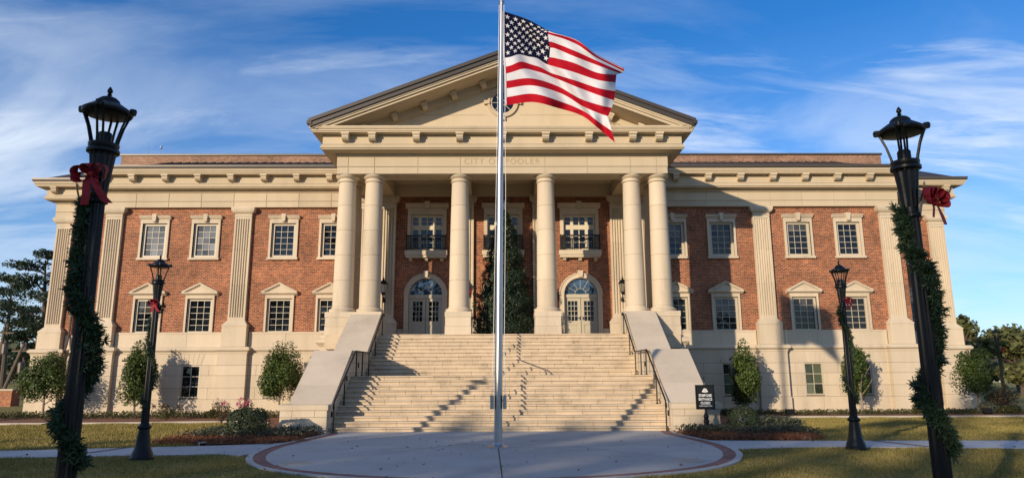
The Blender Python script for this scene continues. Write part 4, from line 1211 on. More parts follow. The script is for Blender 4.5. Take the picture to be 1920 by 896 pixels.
# ================================================================== wall lanterns
def lantern(x, lab):
    hx, y = turned(X(x), YC - .17 - .02); x = hx - AX
    t = thing('wall_lantern', lab, 'lantern', (X(x), y, 4.85), 'wall lanterns under the portico')
    m = MB(); m.lathe([(.0, 4.80), (.05, 4.82), (.06, 4.9), (.05, 5.0), (.03, 5.02)], X(x), y - .0, 12)
    m.tube([(X(x), y, 4.92), (X(x), y - .16, 4.90), (X(x), y - .24, 4.98), (X(x), y - .26, 5.12)], .022, 8)
    m.tube([(X(x), y - .05, 5.0), (X(x), y - .14, 5.08), (X(x), y - .20, 5.02)], .014, 6)
    m.build('bracket', IRON, t)
    cy = y - .26
    m = MB(); m.lathe([(.03, 5.10), (.07, 5.14), (.085, 5.18), (.10, 5.24)], X(x), cy, 12); m.build('lantern_base', IRON, t)
    m = MB(); m.lathe([(.095, 5.24), (.165, 5.60)], X(x), cy, 12); m.build('lantern_glass', LANTERN, t)
    m = MB()
    for i in range(6):
        a = i * math.pi / 3; m.tube([(X(x) + .10 * math.cos(a), cy + .10 * math.sin(a), 5.24), (X(x) + .172 * math.cos(a), cy + .172 * math.sin(a), 5.6)], .008, 5)
    m.build('lantern_bars', IRON, t)
    m = MB(); m.lathe([(.195, 5.60), (.20, 5.63), (.15, 5.70), (.10, 5.77), (.05, 5.80), (.035, 5.83), (.045, 5.86), (.02, 5.90), (.012, 5.97), (.0, 6.0)], X(x), cy, 16); m.build('lantern_cap', IRON, t)
lantern(-5.42, 'black wall lantern on the fluted pilaster left of the left arched door')
lantern(5.42, 'black wall lantern on the fluted pilaster right of the right arched door')
lantern(-1.80, 'black wall lantern half hidden by the column left of the christmas tree')

# ================================================================== bows (red velvet), used on lamps and lanterns
def ribbon(m, pts, wdir, wd):
    P = [Vector(p) for p in pts]; wv = Vector(wdir).normalized() * wd / 2
    for a, c in zip(P[:-1], P[1:]): m.face([a - wv, c - wv, c + wv, a + wv])
def bow_mesh(S, key, tails):
    def mk():
        m = MB()
        for ang, ln, tw in ((165, 1.0, .3), (15, 1.0, -.3), (200, .9, .5), (-20, .95, -.5), (125, .7, .2), (55, .7, -.2)):
            a = R(ang); ux, uz = math.cos(a), math.sin(a)
            pts = []
            for t in np.linspace(0, 1, 13):
                rr = .17 * ln * math.sin(math.pi * t) ** .8; off = (.5 - t) * .30 * ln * math.sin(math.pi * t) ** .7
                pts.append((rr * ux - off * uz, -.05 - .05 * math.sin(math.pi * t), rr * uz + off * ux))
            ribbon(m, pts, (tw * .9, 1.0, .35), 0.10)
        for tl in tails:
            ribbon(m, [tuple(p) for p in spl(tl, 5)] if False else tl, (1, .25, .1), .075)
        m.lathe([(.0, -.03), (.03, -.022), (.036, 0), (.03, .022), (.0, .03)], 0, -.07, 10)
        m.v = [(x * S, y * S, z * S) for x, y, z in m.v]
        return m.mesh('ribbon_loops', RIBBON)
    return cached(('bow', key), mk)
TAILS = [[(-.01, -.06, 0), (-.03, -.09, -.10), (-.015, -.10, -.22), (-.03, -.09, -.32)], [(.02, -.06, 0), (.05, -.1, -.07), (.10, -.10, -.17), (.15, -.08, -.25), (.20, -.07, -.30)]]
TAILS2 = [[(.0, -.06, 0), (.04, -.08, -.09), (.07, -.09, -.2), (.13, -.08, -.28), (.17, -.07, -.27), (.15, -.06, -.18), (.08, -.05, -.06)], [(-.02, -.06, 0), (-.05, -.09, -.12), (-.06, -.08, -.22)]]

# ================================================================== street lamps
def lamp_parts():
    P = {}
    m = MB()
    m.lathe([(.225, 0), (.225, .05), (.205, .07), (.20, .12), (.165, .20), (.145, .26), (.125, .42), (.105, .56), (.10, .60)], 0, 0, 24, flute=(.955, .1, .59))
    P['lamp_base'] = m.mesh('lamp_base', LAMPBLK, smooth=40)
    m = MB(); m.lathe([(.10, .60), (.125, .61), (.135, .64), (.125, .67), (.10, .68), (.08, .72)], 0, 0, 24); P['base_ring'] = m.mesh('base_ring', LAMPBLK, smooth=40)
    m = MB(); m.lathe([(.076, .70), (.073, 1.2), (.067, 2.2), (.060, 3.12)], 0, 0, 28, flute=(.88, .6, 4)); P['shaft'] = m.mesh('fluted_shaft', LAMPBLK)
    m = MB(); m.lathe([(.060, 3.10), (.08, 3.11), (.08, 3.14), (.066, 3.15), (.068, 3.2)], 0, 0, 24); P['neck_ring'] = m.mesh('neck_ring', LAMPBLK, smooth=40)
    m = MB(); m.lathe([(.064, 3.15), (.078, 3.32), (.102, 3.53), (.106, 3.55)], 0, 0, 28, flute=(.9, 3.1, 3.54)); P['flared_neck'] = m.mesh('flared_neck', LAMPBLK)
    m = MB(); m.lathe([(.112, 3.55), (.130, 3.56), (.130, 3.585), (.115, 3.60), (.122, 3.62), (.122, 3.64), (.07, 3.65)], 0, 0, 24); P['collar'] = m.mesh('collar', LAMPBLK, smooth=40)
    m = MB(); m.lathe([(.058, 3.64), (.058, 3.73), (.05, 3.745), (.0, 3.75)], 0, 0, 18); P['lamp_socket'] = m.mesh('lamp_socket', LAMPBLK, smooth=40)
    m = MB()
    for o in (-.022, .022):
        m.tube([(.095, o, 3.60), (.108, o, 3.68), (.138, o * 1.1, 3.80), (.180, o * 1.2, 3.915), (.205, o * 1.25, 3.955)], [.013, .011, .010, .011, .013], 6)
    m.lathe([(.028, 3.925), (.034, 3.955), (.028, 3.975)], .205, 0, 8)
    P['lantern_arm'] = m.mesh('lantern_arm', LAMPBLK, smooth=50)
    m = MB(); m.lathe([(.17, 3.905), (.196, 3.915), (.203, 3.93), (.203, 3.945), (.17, 3.97), (.12, 4.005), (.095, 4.02), (.092, 4.03), (.085, 4.048), (.062, 4.068), (.035, 4.08), (.016, 4.085), (.012, 4.095)], 0, 0, 32); P['lantern_roof'] = m.mesh('lantern_roof', LAMPBLK, smooth=40)
    m = MB(); m.lathe([(.010, 4.09), (.022, 4.10), (.012, 4.112), (.024, 4.13), (.02, 4.15), (.006, 4.175), (.0, 4.18)], 0, 0, 12); P['finial'] = m.mesh('finial', LAMPBLK, smooth=50)
    return P
LP = lamp_parts()
def street_lamp(x, y, lab, rz=20, dz=0.0, k=.985):
    t = thing('street_lamp', lab, 'street lamp', (x, y, gz(y) + dz), 'black street lamps around the lawn')
    for nm, me in LP.items():
        if nm == 'lantern_arm':
            for i in range(4): ob(nm, me, t, wloc(t), R(rz + 90 * i))
        else: ob(nm if nm != 'shaft' else 'fluted_shaft', me, t, wloc(t))
    t.scale = (k, k, k)
    return t
street_lamp(-3.535, 5.65, 'nearest black lamp post wrapped in garland on the left, red bow in front', 12, .025)
street_lamp(3.60, 6.0, 'nearest black lamp post wrapped in garland on the right, red bow blown sideways', 55, -.055)
street_lamp(-7.36, 14.1, 'smaller black lamp post at the left sidewalk in front of the brick wall', 30)
street_lamp(7.40, 15.3, 'smaller black lamp post at the right sidewalk in front of a small tree', 40)
def garland_mesh(key, keys, zmul=1.0, n=230, per=24, fat=1.0):
    """needle tufts wound round a pole: keys are (height, angle in half turns from the left side)"""
    zs = np.array([k[0] for k in keys])[::-1]; an = np.array([k[1] for k in keys])[::-1]
    V = []; F = []
    q = 0
    tri = []
    for i in range(n):
        z = keys[0][0] + (keys[-1][0] - keys[0][0]) * i / (n - 1)
        a = math.pi + math.pi * np.interp(z, zs, an)
        r0 = .080
        c = np.array((r0 * math.cos(a), r0 * math.sin(a), z)) + rng.normal(0, .028 * fat, 3)
        d = rng.normal(0, 1, (per, 3)); d += np.array((math.cos(a), math.sin(a), -.25)) * .55
        d /= np.linalg.norm(d, axis=1)[:, None]
        L = rng.uniform(.028, .066, per)[:, None] * fat
        u = np.cross(d, rng.normal(0, 1, (per, 3))); u /= np.linalg.norm(u, axis=1)[:, None]
        wd = .0065
        p0 = c + d * .005; tri.append(np.stack([p0 - u * wd, p0 + u * wd, p0 + d * L + u * wd * .4, p0 + d * L - u * wd * .4], 1))
    vs = np.concatenate(tri).reshape(-1, 3)
    return raw_mesh('garland_needles', vs, np.arange(len(vs)).reshape(-1, 4), GARL)
GK = [(3.12, .15), (2.75, .0), (2.35, .25), (1.98, 1.0), (1.65, 1.2), (1.45, 1.8), (1.30, 2.1), (1.12, 2.7), (.95, 3.1)]
GK2 = [(3.05, -.05), (2.75, .15), (2.45, .7), (2.05, 1.0), (1.72, 1.1), (1.52, 1.75), (1.35, 2.15), (1.12, 2.7), (.98, 3.0)]
GK3 = [(3.05, 1.2), (2.7, 1.9), (2.4, 2.0), (2.1, 2.5), (1.8, 3.0), (1.5, 3.2), (1.3, 3.7), (1.05, 4.4)]
def garland(x, y, keys, lab, n=230):
    z = gz(y)
    g = ob('garland', garland_mesh(lab, keys, n=n), None, (x, y, z))
    tag(g, lab, 'garland', 'pine garlands wound round the lamp posts')
    m = MB(); zz = keys[0][0]
    kz = np.array([k[0] for k in keys])[::-1]; ka = np.array([k[1] for k in keys])[::-1]
    pts = []
    for i in range(60):
        h = keys[0][0] + (keys[-1][0] - keys[0][0]) * i / 59; a = math.pi + math.pi * np.interp(h, kz, ka)
        pts.append((x + .09 * math.cos(a), y + .09 * math.sin(a), z + h))
    m.tube(pts, .02, 6); m.build('garland_stem', BARK, g)
garland(-3.535, 5.65, GK, 'pine garland wound round the nearest lamp post on the left', 620)
garland(3.60, 6.0, GK2, 'pine garland wound round the nearest lamp post on the right', 620)
garland(-7.36, 14.1, GK3, 'pine garland wound round the smaller left lamp post', 200)
garland(7.40, 15.3, GK2, 'pine garland wound round the smaller right lamp post', 200)
def bow(x, y, z, lab, S, tails, key, rz=0):
    o = ob('red_bow', bow_mesh(S, key, tails), None, (x, y, z), R(rz)); tag(o, lab, 'bow', 'red velvet bows on the lamps')
bow(-3.515, 5.56, 3.30, 'red velvet bow tied high on the nearest left lamp post', .84, TAILS, 'a')
bow(3.74, 5.97, 3.17, 'dark red bow with a drooping loop on the side of the nearest right lamp post', .85, TAILS2, 'b', 28)
bow(-7.34, 14.0, 3.10, 'red bow on the smaller left lamp post in front of a window', .62, TAILS, 'a2')
bow(7.45, 15.2, 3.20, 'red bow on the smaller right lamp post', .62, TAILS, 'a2')
bow(X(-1.66), YC - .5, 5.3, 'small red bow on the wall lantern left of the christmas tree', .9, TAILS, 'a3', 30)

# ================================================================== flagpole and flag
PX_, PY_ = -.335, 15.9
fp = thing('flagpole', 'tall brushed metal flagpole standing in the middle of the plaza', 'flagpole', (PX_, PY_, .024))
LEAN = .10
def lean(z): return PX_ + LEAN * z / 10.9
m = MB(); m.tube([(lean(z), PY_, z) for z in (.02, 2.5, 5, 7.5, 10.86)], [.092, .087, .078, .062, .045], 28); m.build('pole', STEEL, fp, smooth=50)
m = MB(); m.lathe([(.235, .024), (.235, .04), (.19, .055), (.14, .075), (.115, .11), (.100, .13)], PX_, PY_, 32); m.build('base_flare', STEEL, fp, smooth=50)
m = MB(); m.lathe([(.05, 10.84), (.055, 10.86), (.055, 10.90), (.07, 10.905), (.07, 10.925), (.03, 10.935), (.03, 10.96), (.0, 10.965)], lean(10.9), PY_, 16); m.tube([(lean(10.8) - .07, PY_, 10.85), (lean(10.8) + .07, PY_, 10.85)], .015, 6); m.build('pulley_cap', STEEL, fp)
for s, nm in ((-1, 'l'), (1, 'r')):
    m = MB(); x0 = lean(1) + s * .10; m.box(x0, x0 + s * .085, PY_ - .11, PY_ + .03, .86, 1.15); m.box(x0 + s * .02, x0 + s * .09, PY_ - .10, PY_ + .02, 1.15, 1.165); m.build('cleat_box', STEEL, fp)
    m = MB(); xt = lean(10.8) + s * .06
    m.tube([(xt, PY_ - .02, 10.82), (lean(6) + s * .115 + .02, PY_ - .03, 6), (lean(2.2) + s * .125, PY_ - .04, 2.2), (lean(1.2) + s * .15, PY_ - .05, 1.15)], .007, 5); m.build('halyard', ROPE, fp)

def crop(x, y): return (900 + x / 2.987, y / 2.987)
ST = {  # stripe edges read along the cloth at five stations from hoist to fly
 0: [(131, 65), (131, 102), (132, 139), (132, 177), (133, 214), (134, 251), (136, 288), (139, 325), (144, 375), (146, 414), (148, 455), (149, 496), (149, 545), (150, 590)],
 1: [(262, 110), (262, 138), (262, 167), (262, 195), (262, 223), (262, 252), (262, 281), (262, 310), (256, 350), (262, 388), (280, 440), (292, 480), (302, 527), (300, 573)],
 2: [(390, 176), (390, 179), (389, 184), (388, 197), (394, 236), (402, 268), (397, 320), (382, 362), (394, 408), (408, 434), (430, 482), (455, 525), (472, 577), (440, 607)],
 3: [(542, 224), (543, 227), (544, 231), (536, 247), (532, 287), (530, 318), (526, 354), (522, 404), (540, 454), (547, 490), (560, 553), (572, 594), (588, 628), (572, 650)],
 4: [(652, 305), (653, 308), (654, 312), (652, 324), (654, 342), (655, 366), (655, 408), (655, 448), (660, 494), (664, 534), (664, 588), (664, 634), (662, 682), (655, 713)],
 5: [(806, 384), (807, 387), (808, 391), (805, 400), (800, 408), (784, 412), (764, 420), (760, 463), (758, 512), (751, 563), (738, 605), (717, 652), (738, 735), (757, 800)]}
U = [0, .2, .4, .62, .80, 1.0]
NU, NV = 72, 6
def build_flag():
    rows = 13 * NV
    G = np.zeros((rows + 1, NU + 1, 2))
    stat = []
    for k in range(6):
        p = np.array(ST[k], float)
        # interpolate the 14 edges to rows
        b_ = np.arange(14); r = np.linspace(0, 13, rows + 1)
        stat.append(np.stack([np.interp(r, b_, p[:, 0]), np.interp(r, b_, p[:, 1])], 1))
    stat = np.array(stat)
    us = np.linspace(0, 1, NU + 1)
    def cr(i, t):
        a, b2, c, d = stat[max(i - 1, 0)], stat[i], stat[min(i + 1, 5)], stat[min(i + 2, 5)]
        ua, ub, uc, ud = U[max(i - 1, 0)], U[i], U[min(i + 1, 5)], U[min(i + 2, 5)]
        m0 = (c - a) / max(uc - ua, 1e-6) * (uc - ub); m1 = (d - b2) / max(ud - ub, 1e-6) * (uc - ub)
        return (2 * t**3 - 3 * t**2 + 1) * b2 + (t**3 - 2 * t**2 + t) * m0 + (-2 * t**3 + 3 * t**2) * c + (t**3 - t**2) * m1
    for j, u in enumerate(us):
        i = min(4, max(k for k in range(6) if U[k] <= u + 1e-9)); t = (u - U[i]) / (U[i + 1] - U[i])
        G[:, j] = cr(i, t)
    V = np.zeros((rows + 1, NU + 1, 3))
    for a in range(rows + 1):
        v = a / rows
        for j, u in enumerate(us):
            ph = u * 2 * math.pi
            dy = u * .55 * (.9 + .2 * v) * .6 + (u ** .8) * (.33 * math.sin(1.35 * ph - 3.6 * v + .6) + .19 * math.sin(2.3 * ph - 6.5 * v + 1.2) + .05 * math.sin(3.9 * ph + 5.0 * v)) + .055 * math.sin(4.4 * ph - 17 * v) * min(1, u * 6) * (1 - .5 * u) + .030 * math.sin(2.2 * ph - 9 * v) * min(1, u * 4)
            # the upper edge rolls back behind the visible face
            dy += .22 * max(0, (2.2 - a / NV) / 2.2) * smooth01((u - .25) / .3)
            wv = math.sin(math.pi * min(1, u / .46)) if u < .46 else 0
            gx, gy = G[a, j]; gy += 7.5 * wv * math.sin(2 * math.pi * (u * 5.2 - v * 1.6)) * math.sin(math.pi * min(1, v / .75)); gx += 4 * wv * math.sin(9 * v + 4 * u)
            x, y = crop(gx, gy)
            V[a, j] = at(x, y, PY_ - .02 + dy)
    return V
FV = build_flag()
def flag_objects():
    rows = 13 * NV
    fl = thing('flag', 'american flag streaming from the flagpole in the wind', 'flag', tuple(FV[0, 0]))
    vs = FV.reshape(-1, 3) - np.array(FV[0, 0])
    cj = int(NU * .4)
    idx = lambda a, j: a * (NU + 1) + j
    def cloth(nm, cells, m):
        used = {}; fs = []
        for a, j in cells:
            fs.append([used.setdefault(q, len(used)) for q in (idx(a, j), idx(a, j + 1), idx(a + 1, j + 1), idx(a + 1, j))])
        me = raw_mesh(nm, vs[list(used)], np.array(fs), m); me.shade_smooth()
        return ob(nm, me, fl, tuple(FV[0, 0]))
    cloth('canton', [(a, j) for a in range(7 * NV) for j in range(cj)], FBLUE)
    for k in range(13):
        j0 = cj if k < 7 else 0
        cloth('stripe', [(a, j) for a in range(k * NV, (k + 1) * NV) for j in range(j0, NU)], FRED if k % 2 == 0 else FWHITE)
    # fifty stars laid on the cloth
    def surf(u, v):
        a = v * rows; j = u * NU; a0 = min(int(a), rows - 1); j0 = min(int(j), NU - 1); fa, fj = a - a0, j - j0
        return (FV[a0, j0] * (1 - fa) * (1 - fj) + FV[a0 + 1, j0] * fa * (1 - fj) + FV[a0, j0 + 1] * (1 - fa) * fj + FV[a0 + 1, j0 + 1] * fa * fj)
    n = 0
    for r in range(9):
        cnt = 6 if r % 2 == 0 else 5
        for q in range(cnt):
            u = .4 * ((q + .5) / 6 if cnt == 6 else (q + 1) / 6); v = (7 / 13) * (r + 1) / 10
            c = surf(u, v); du = surf(u + .01, v) - surf(u - .01, v); dv = surf(u, v + .01) - surf(u, v - .01)
            nn = np.cross(du, dv); nn /= np.linalg.norm(nn)
            if nn[1] > 0: nn = -nn
            for side in (1, -1):
                m = MB(); pts = []
                for i in range(10):
                    rad = 1.0 if i % 2 == 0 else .40; t = math.pi / 2 + i * math.pi / 5
                    uu = u + .0225 * rad * math.cos(t); vv = v - .0315 * rad * math.sin(t)
                    pts.append(tuple(surf(max(.001, uu), max(.001, vv)) + nn * .006 * side))
                cc = tuple(c + nn * .006 * side)
                if side == 1: m_ = MB()
                for i in range(10): m_.face([cc, pts[i], pts[(i + 1) % 10]])
            m_.build('star', FWHITE, fl)
    m = MB(); m.tube([tuple(FV[a, 0] + np.array((-.015, 0, 0))) for a in range(0, rows + 1, 6)], .018, 6); m.build('hoist_hem', FWHITE, fl)
    for a in (1, rows - 1):
        p = FV[a, 0]; m = MB(); m.tube([(p[0] - .01, p[1], p[2]), (p[0] - .10, p[1] + .0, p[2] + .01)], .012, 6); m.build('snap_hook', STEEL, fl)
flag_objects()

# ================================================================== the sign
def sign():
    Y = 19.3; s0 = at(1305, 722, Y); s1 = at(1339, 766, Y); cx = (s0.x + s1.x) / 2; z0, z1 = s1.z, s0.z
    t = thing('notice_sign', 'small black sign on a post reading STAIRCASE ENTRANCE CLOSED', 'sign', (cx, Y, 0))
    hw = .245
    m = MB(); m.lathe([(.09, -.05), (.085, .12), (.07, .14), (.062, .30), (.08, .32), (.08, .36), (.055, .40), (.075, .46), (.06, .50), (.035, .56), (.03, z0 + .02)], cx, Y, 16); m.build('post', LAMPBLK, t, smooth=40)
    m = MB(); m.box(cx - hw, cx + hw, Y - .02, Y + .02, z0, z1); m.build('board', SIGNB, t)
    m = MB(); frame_box(m, cx - hw - .012, cx + hw + .012, z0 - .012, z1 + .012, .026, Y - .034, Y + .03); m.build('frame', LAMPBLK, t)
    m = MB(); m.tube([(cx, Y, z1), (cx, Y, z1 + .09)], [.035, .02], 8); m.tube([(cx, Y, z1 + .06), (cx + .01, Y, z1 + .14), (cx - .03, Y, z1 + .19), (cx - .005, Y, z1 + .23), (cx + .03, Y, z1 + .20)], .016, 6); m.build('finial', LAMPBLK, t)
    h = z1 - z0; y = Y - .0225
    for txt, f, sz, bd in (('STAIRCASE', .565, .094, .0035), ('ENTRANCE', .405, .094, .0035), ('CLOSED', .245, .094, .0035), ('PLEASE USE SIDE DOOR', .125, .038, .0012)):
        letters(txt, sz, cx, y, z0 + h * f, SIGNW, t, 'lettering', .002, bold=bd, sx=.76 if sz > .05 else .86)
    # bell shaped crest above the words
    m = MB(); cz = z0 + h * .745
    pts = [(-.088, -.012), (-.075, .01), (-.062, .012)] + [(.062 * math.cos(a), .018 + .062 * math.sin(a)) for a in np.linspace(math.pi, 0, 13)] + [(.062, .012), (.075, .01), (.088, -.012), (.04, -.024), (0, -.034), (-.04, -.024)]
    m.prism([(cx + x, cz + z) for x, z in pts], y - .002, y + .001); m.build('crest', SIGNW, t)
    m = MB()
    for r in (.040, .018): m.tube([(cx + r * math.cos(a), y - .003, cz + .024 + r * math.sin(a)) for a in np.linspace(0, 2 * math.pi, 17)], .003, 4)
    m.build('crest_ring', SIGNB, t)
sign()

# ================================================================== plants
def blob_points(n, rx, ry, rz, lumps=14, hollow=.55, taper=0.0, seed=0, flat_bottom=True):
    """leaf positions on the shell of an uneven crown built of overlapping lumps"""
    r = np.random.default_rng(seed)
    c = r.normal(0, 1, (lumps, 3)); c /= np.linalg.norm(c, axis=1)[:, None]
    c *= r.uniform(.25, .62, lumps)[:, None]
    rad = r.uniform(.34, .52, lumps)
    k = r.integers(0, lumps, n)
    d = r.normal(0, 1, (n, 3)); d /= np.linalg.norm(d, axis=1)[:, None]
    p = c[k] + d * (rad[k] * r.uniform(hollow, 1.04, n) ** .5)[:, None]
    if taper:
        f = 1 - taper * (p[:, 2] * .5 + .5).clip(0, 1); p[:, 0] *= f; p[:, 1] *= f
    if flat_bottom: p[:, 2] = np.where(p[:, 2] < -.72, -.72 + r.normal(0, .05, n), p[:, 2])
    return p * np.array((rx, ry, rz)), d
def small_tree(x, y, w_, z0, z1, lab, seed, dens=3600, trunk=.05, leafm=None, leaf=.105, taper=.35, group='small trees planted along the base of the building', name='holly_tree'):
    g = gz(y)
    t = thing(name, lab, 'tree', (x, y, g), group)
    cz = (z0 + z1) / 2; hz = (z1 - z0) / 2
    p, d = blob_points(int(dens * 2.3), w_ * .64, w_ * .62, hz * 1.36, 14, .2, taper, seed)
    r = np.random.default_rng(seed + 5)
    # loose upright shoots on top
    k = 260; a = r.uniform(0, 2 * math.pi, k); rr = w_ * .36 * np.sqrt(r.uniform(0, 1, k))
    sh = np.stack([rr * np.cos(a), rr * np.sin(a), hz * (.62 + .42 * r.uniform(0, 1, k) * (1 - rr / (w_ * .45)))], 1)
    p = np.concatenate([p, sh]); d = np.concatenate([d, r.normal(0, 1, (k, 3))])
    p[:, 2] += cz
    me = leaf_mesh('crown', p, d, leaf, leafm or HOLLY, .55, .55)
    ob('crown', me, t, (x, y, g))
    m = MB()
    m.tube([(x, y, g - .1), (x + .02, y, g + z0 * .6), (x, y, g + z0 + .25), (x - .03, y, g + cz + .3)], [trunk * 1.3, trunk, trunk * .85, trunk * .3], 8)
    for i in range(7):
        aa = i * 2.4 + seed; h = z0 + .1 + .12 * i
        m.tube([(x, y, g + h * .95), (x + w_ * .2 * math.cos(aa), y + w_ * .2 * math.sin(aa), g + h + .35), (x + w_ * .36 * math.cos(aa), y + w_ * .36 * math.sin(aa), g + h + .75)], [trunk * .5, trunk * .35, trunk * .15], 5)
    m.build('trunk', BARKL, t)
small_tree(-21.15, 31.6, 2.35, .50, 2.95, 'small holly tree at the far left corner of the base, behind the garlanded post', 1)
small_tree(-17.05, 31.6, 1.85, .50, 2.95, 'small holly tree behind the smaller left lamp post, shading the basement window', 2)
small_tree(-10.5, 31.5, 2.15, .60, 3.05, 'small holly tree just left of the staircase wall', 3)
small_tree(10.5, 31.6, 1.70, .55, 2.85, 'small holly tree just right of the staircase wall', 4)
small_tree(15.75, 31.7, 1.55, .72, 2.95, 'small thin tree behind the smaller right lamp post', 6, dens=2600, trunk=.06)
small_tree(21.4, 32.2, 2.15, .70, 2.95, 'dark small tree at the far right corner of the base', 8, trunk=.075)

def shrub(name, x, y, rx, ry, h, lab, m, n, leaf, seed, cat='shrub', group=None, round_=True, asp=.6, lift=.0):
    g = gz(y)
    r = np.random.default_rng(seed)
    if round_:
        d = r.normal(0, 1, (n, 3)); d /= np.linalg.norm(d, axis=1)[:, None]
        e = np.sign(d) * np.abs(d) ** .72; e /= np.linalg.norm(e, axis=1)[:, None] ** .55
        bump = 1 + .07 * np.sin(5 * d[:, 0] + seed) * np.cos(4 * d[:, 2]) + .05 * np.sin(9 * d[:, 1])
        p = e * np.array((rx, ry, h * .52)) * (r.uniform(.80, 1.0, n) ** .35 * bump)[:, None]; p[:, 2] += h * .5
        p[:, 2] = np.maximum(p[:, 2], .01)
    else:
        p, d = blob_points(n, rx, ry, h * .6, 12, .2, 0, seed); p[:, 2] = np.abs(p[:, 2] + h * .45)
    o = ob(name, leaf_mesh(name, p, d, leaf, m, asp, .5), None, (x, y, g + lift))
    tag(o, lab, cat, group)
    return o
shrub('boxwood', -6.98, 18.55, .52, .50, .78, 'clipped round boxwood bush in the mulch bed left of the staircase', BOX, 5200, .05, 21)
shrub('boxwood', 6.35, 19.5, .42, .42, .74, 'clipped square boxwood bush beside the black notice sign', BOX, 4200, .05, 22)
def flowers(x, y, rx, h, lab, seed, mleaf, mflow, nf):
    t = thing('rose_bush', lab, 'flower bush', (x, y, gz(y)))
    p, d = blob_points(700, rx, rx * .8, h * .55, 9, .1, 0, seed, False); p[:, 2] = np.abs(p[:, 2] + h * .5)
    ob('leaves', leaf_mesh('leaves', p, d, .06, mleaf, .6, .6), t, (x, y, gz(y)))
    r = np.random.default_rng(seed); vs = []; dd = []
    for i in range(nf):
        a = r.uniform(0, 6.28); rr = rx * r.uniform(.2, .85); c = np.array((rr * math.cos(a), -abs(rr * math.sin(a)) * .6, h * r.uniform(.72, 1.0)))
        vs.append(c + r.normal(0, .045, (26, 3))); dd.append(r.normal(0, 1, (26, 3)))
    ob('blossoms', leaf_mesh('blossoms', np.concatenate(vs), np.concatenate(dd), .06, mflow, .8, .4), t, (x, y, gz(y)))
    m = MB()
    for i in range(6):
        a = i * 1.05; m.tube([(x, y, gz(y)), (x + rx * .5 * math.cos(a), y + rx * .4 * math.sin(a), gz(y) + h * .8)], .01, 4)
    m.build('stems', BARK, t)
flowers(-9.35, 24.6, .42, .95, 'pink flowering rose bush behind the clipped boxwood', 31, COVER, PINK, 5)
flowers(-11.0, 26.6, .5, 1.0, 'dark red leaved rose bush with pink flowers near the left pier', 32, ROSE, PINK, 2)
flowers(-14.6, 29.6, .85, .62, 'pale pink flowering bush under the left basement window', 33, COVER, ROSE, 10)
for x, y, rx, h, lab, sd, m in ((-12.95, 30.4, .40, .48, 'small dark shrub against the base right of the left basement window', 41, COVER), (-22.3, 29.0, .75, .55, 'low yellow green shrub at the left end of the planting bed', 42, COVER),
        (-19.2, 29.4, .5, .6, 'low yellow green shrub in front of the left end pier', 43, COVER), (17.95, 31.0, .42, .5, 'small round green shrub near the right end pier', 44, COVER), (9.4, 30.6, .4, .45, 'sparse low shrub under the tree right of the staircase', 45, GREY),
        (-11.7, 30.4, .3, .4, 'wispy pale plant at the base left of the middle pier', 46, GREY)):
    shrub('low_shrub', x, y, rx, rx * .8, h, lab, m, 700, .07, sd, group='low shrubs along the base', round_=False)

# ground cover, juniper and straw in the beds
def scatter(name, pts, hgt, leaf, m, per, lab, seed, up=.5, asp=.35, lift=0.0, spread=.12):
    r = np.random.default_rng(seed)
    P = np.repeat(np.array(pts), per, 0); n = len(P)
    P = P + r.normal(0, spread, (n, 2))
    z = np.array([gz(v) for v in P[:, 1]]) + lift + hgt * r.uniform(0, 1, n) ** 1.3
    p = np.stack([P[:, 0], P[:, 1], z], 1); d = r.normal(0, 1, (n, 3)); d[:, 2] = np.abs(d[:, 2]) * up
    o = ob(name, leaf_mesh(name, p, d, leaf, m, asp, .4), None)
    tag(o, lab, None, None, 'stuff')
r_ = np.random.default_rng(77)
def strip(n, x0, x1, y0, y1): return [(r_.uniform(x0, x1), r_.uniform(y0, y1)) for _ in range(n)]
scatter('ground_cover', strip(1100, -24.5, -9.6, 30.4, 32.7), .26, .11, COVER, 7, 'low ground cover along the left base of the building', 51)
scatter('ground_cover', strip(850, 9.2, 24.0, 30.8, 32.7), .20, .11, COVER, 7, 'low ground cover along the right base of the building', 52)
jl = [(x, y) for x, y in strip(900, -8.4, -4.95, 17.2, 20.2) if (y > 17.4 + max(0, (-6.2 - x)) * .30 and not inside_plaza(x - .1, y) and not inside_plaza(x + .12, y) and not (x > -6.75 and y > 19.7)) and y > 18.0 - (x + 8.4) * .12]
scatter('juniper', jl, .26, .12, GREY, 9, 'spreading grey green juniper around the left newel', 53, asp=.25)
jr = [(x, y) for x, y in strip(900, 4.35, 7.7, 17.9, 20.6) if not inside_plaza(x - .15, y) and not (x < 5.8 and y > 19.75) and y > 18.15 - (x - 4.4) * .10 and y > 18.9 - (x - 4.3) * .55]
scatter('juniper', jr, .27, .12, GREY, 9, 'spreading grey green plants around the notice sign', 54, asp=.25)
sl_ = [(x, y) for x, y in strip(1500, -8.6, -4.95, 16.75, 19.5) if not inside_plaza(x - .1, y) and not inside_plaza(x + .12, y) and y > 16.9 + max(0, -5.4 - x) * .02]
scatter('pine_straw', sl_, .09, .16, STRAW, 9, 'loose rusty pine straw on the left bed', 55, asp=.10, lift=.03)
sr_ = [(x, y) for x, y in strip(1300, 4.3, 7.6, 17.35, 19.5) if not inside_plaza(x - .15, y)]
scatter('pine_straw', sr_, .09, .16, STRAW, 9, 'loose rusty pine straw on the right bed', 56, asp=.10, lift=.03)
shrub('low_shrub', 8.3, 22.0, .8, .8, .45, 'spreading grey green shrub at the right edge of the sign bed', GREY, 1500, .08, 61, group='low shrubs along the base', round_=False)
shrub('low_shrub', -7.9, 20.8, .8, .9, .55, 'reddish brown low shrub between the boxwood and the newel', COVER, 1500, .08, 62, group='low shrubs along the base', round_=False)
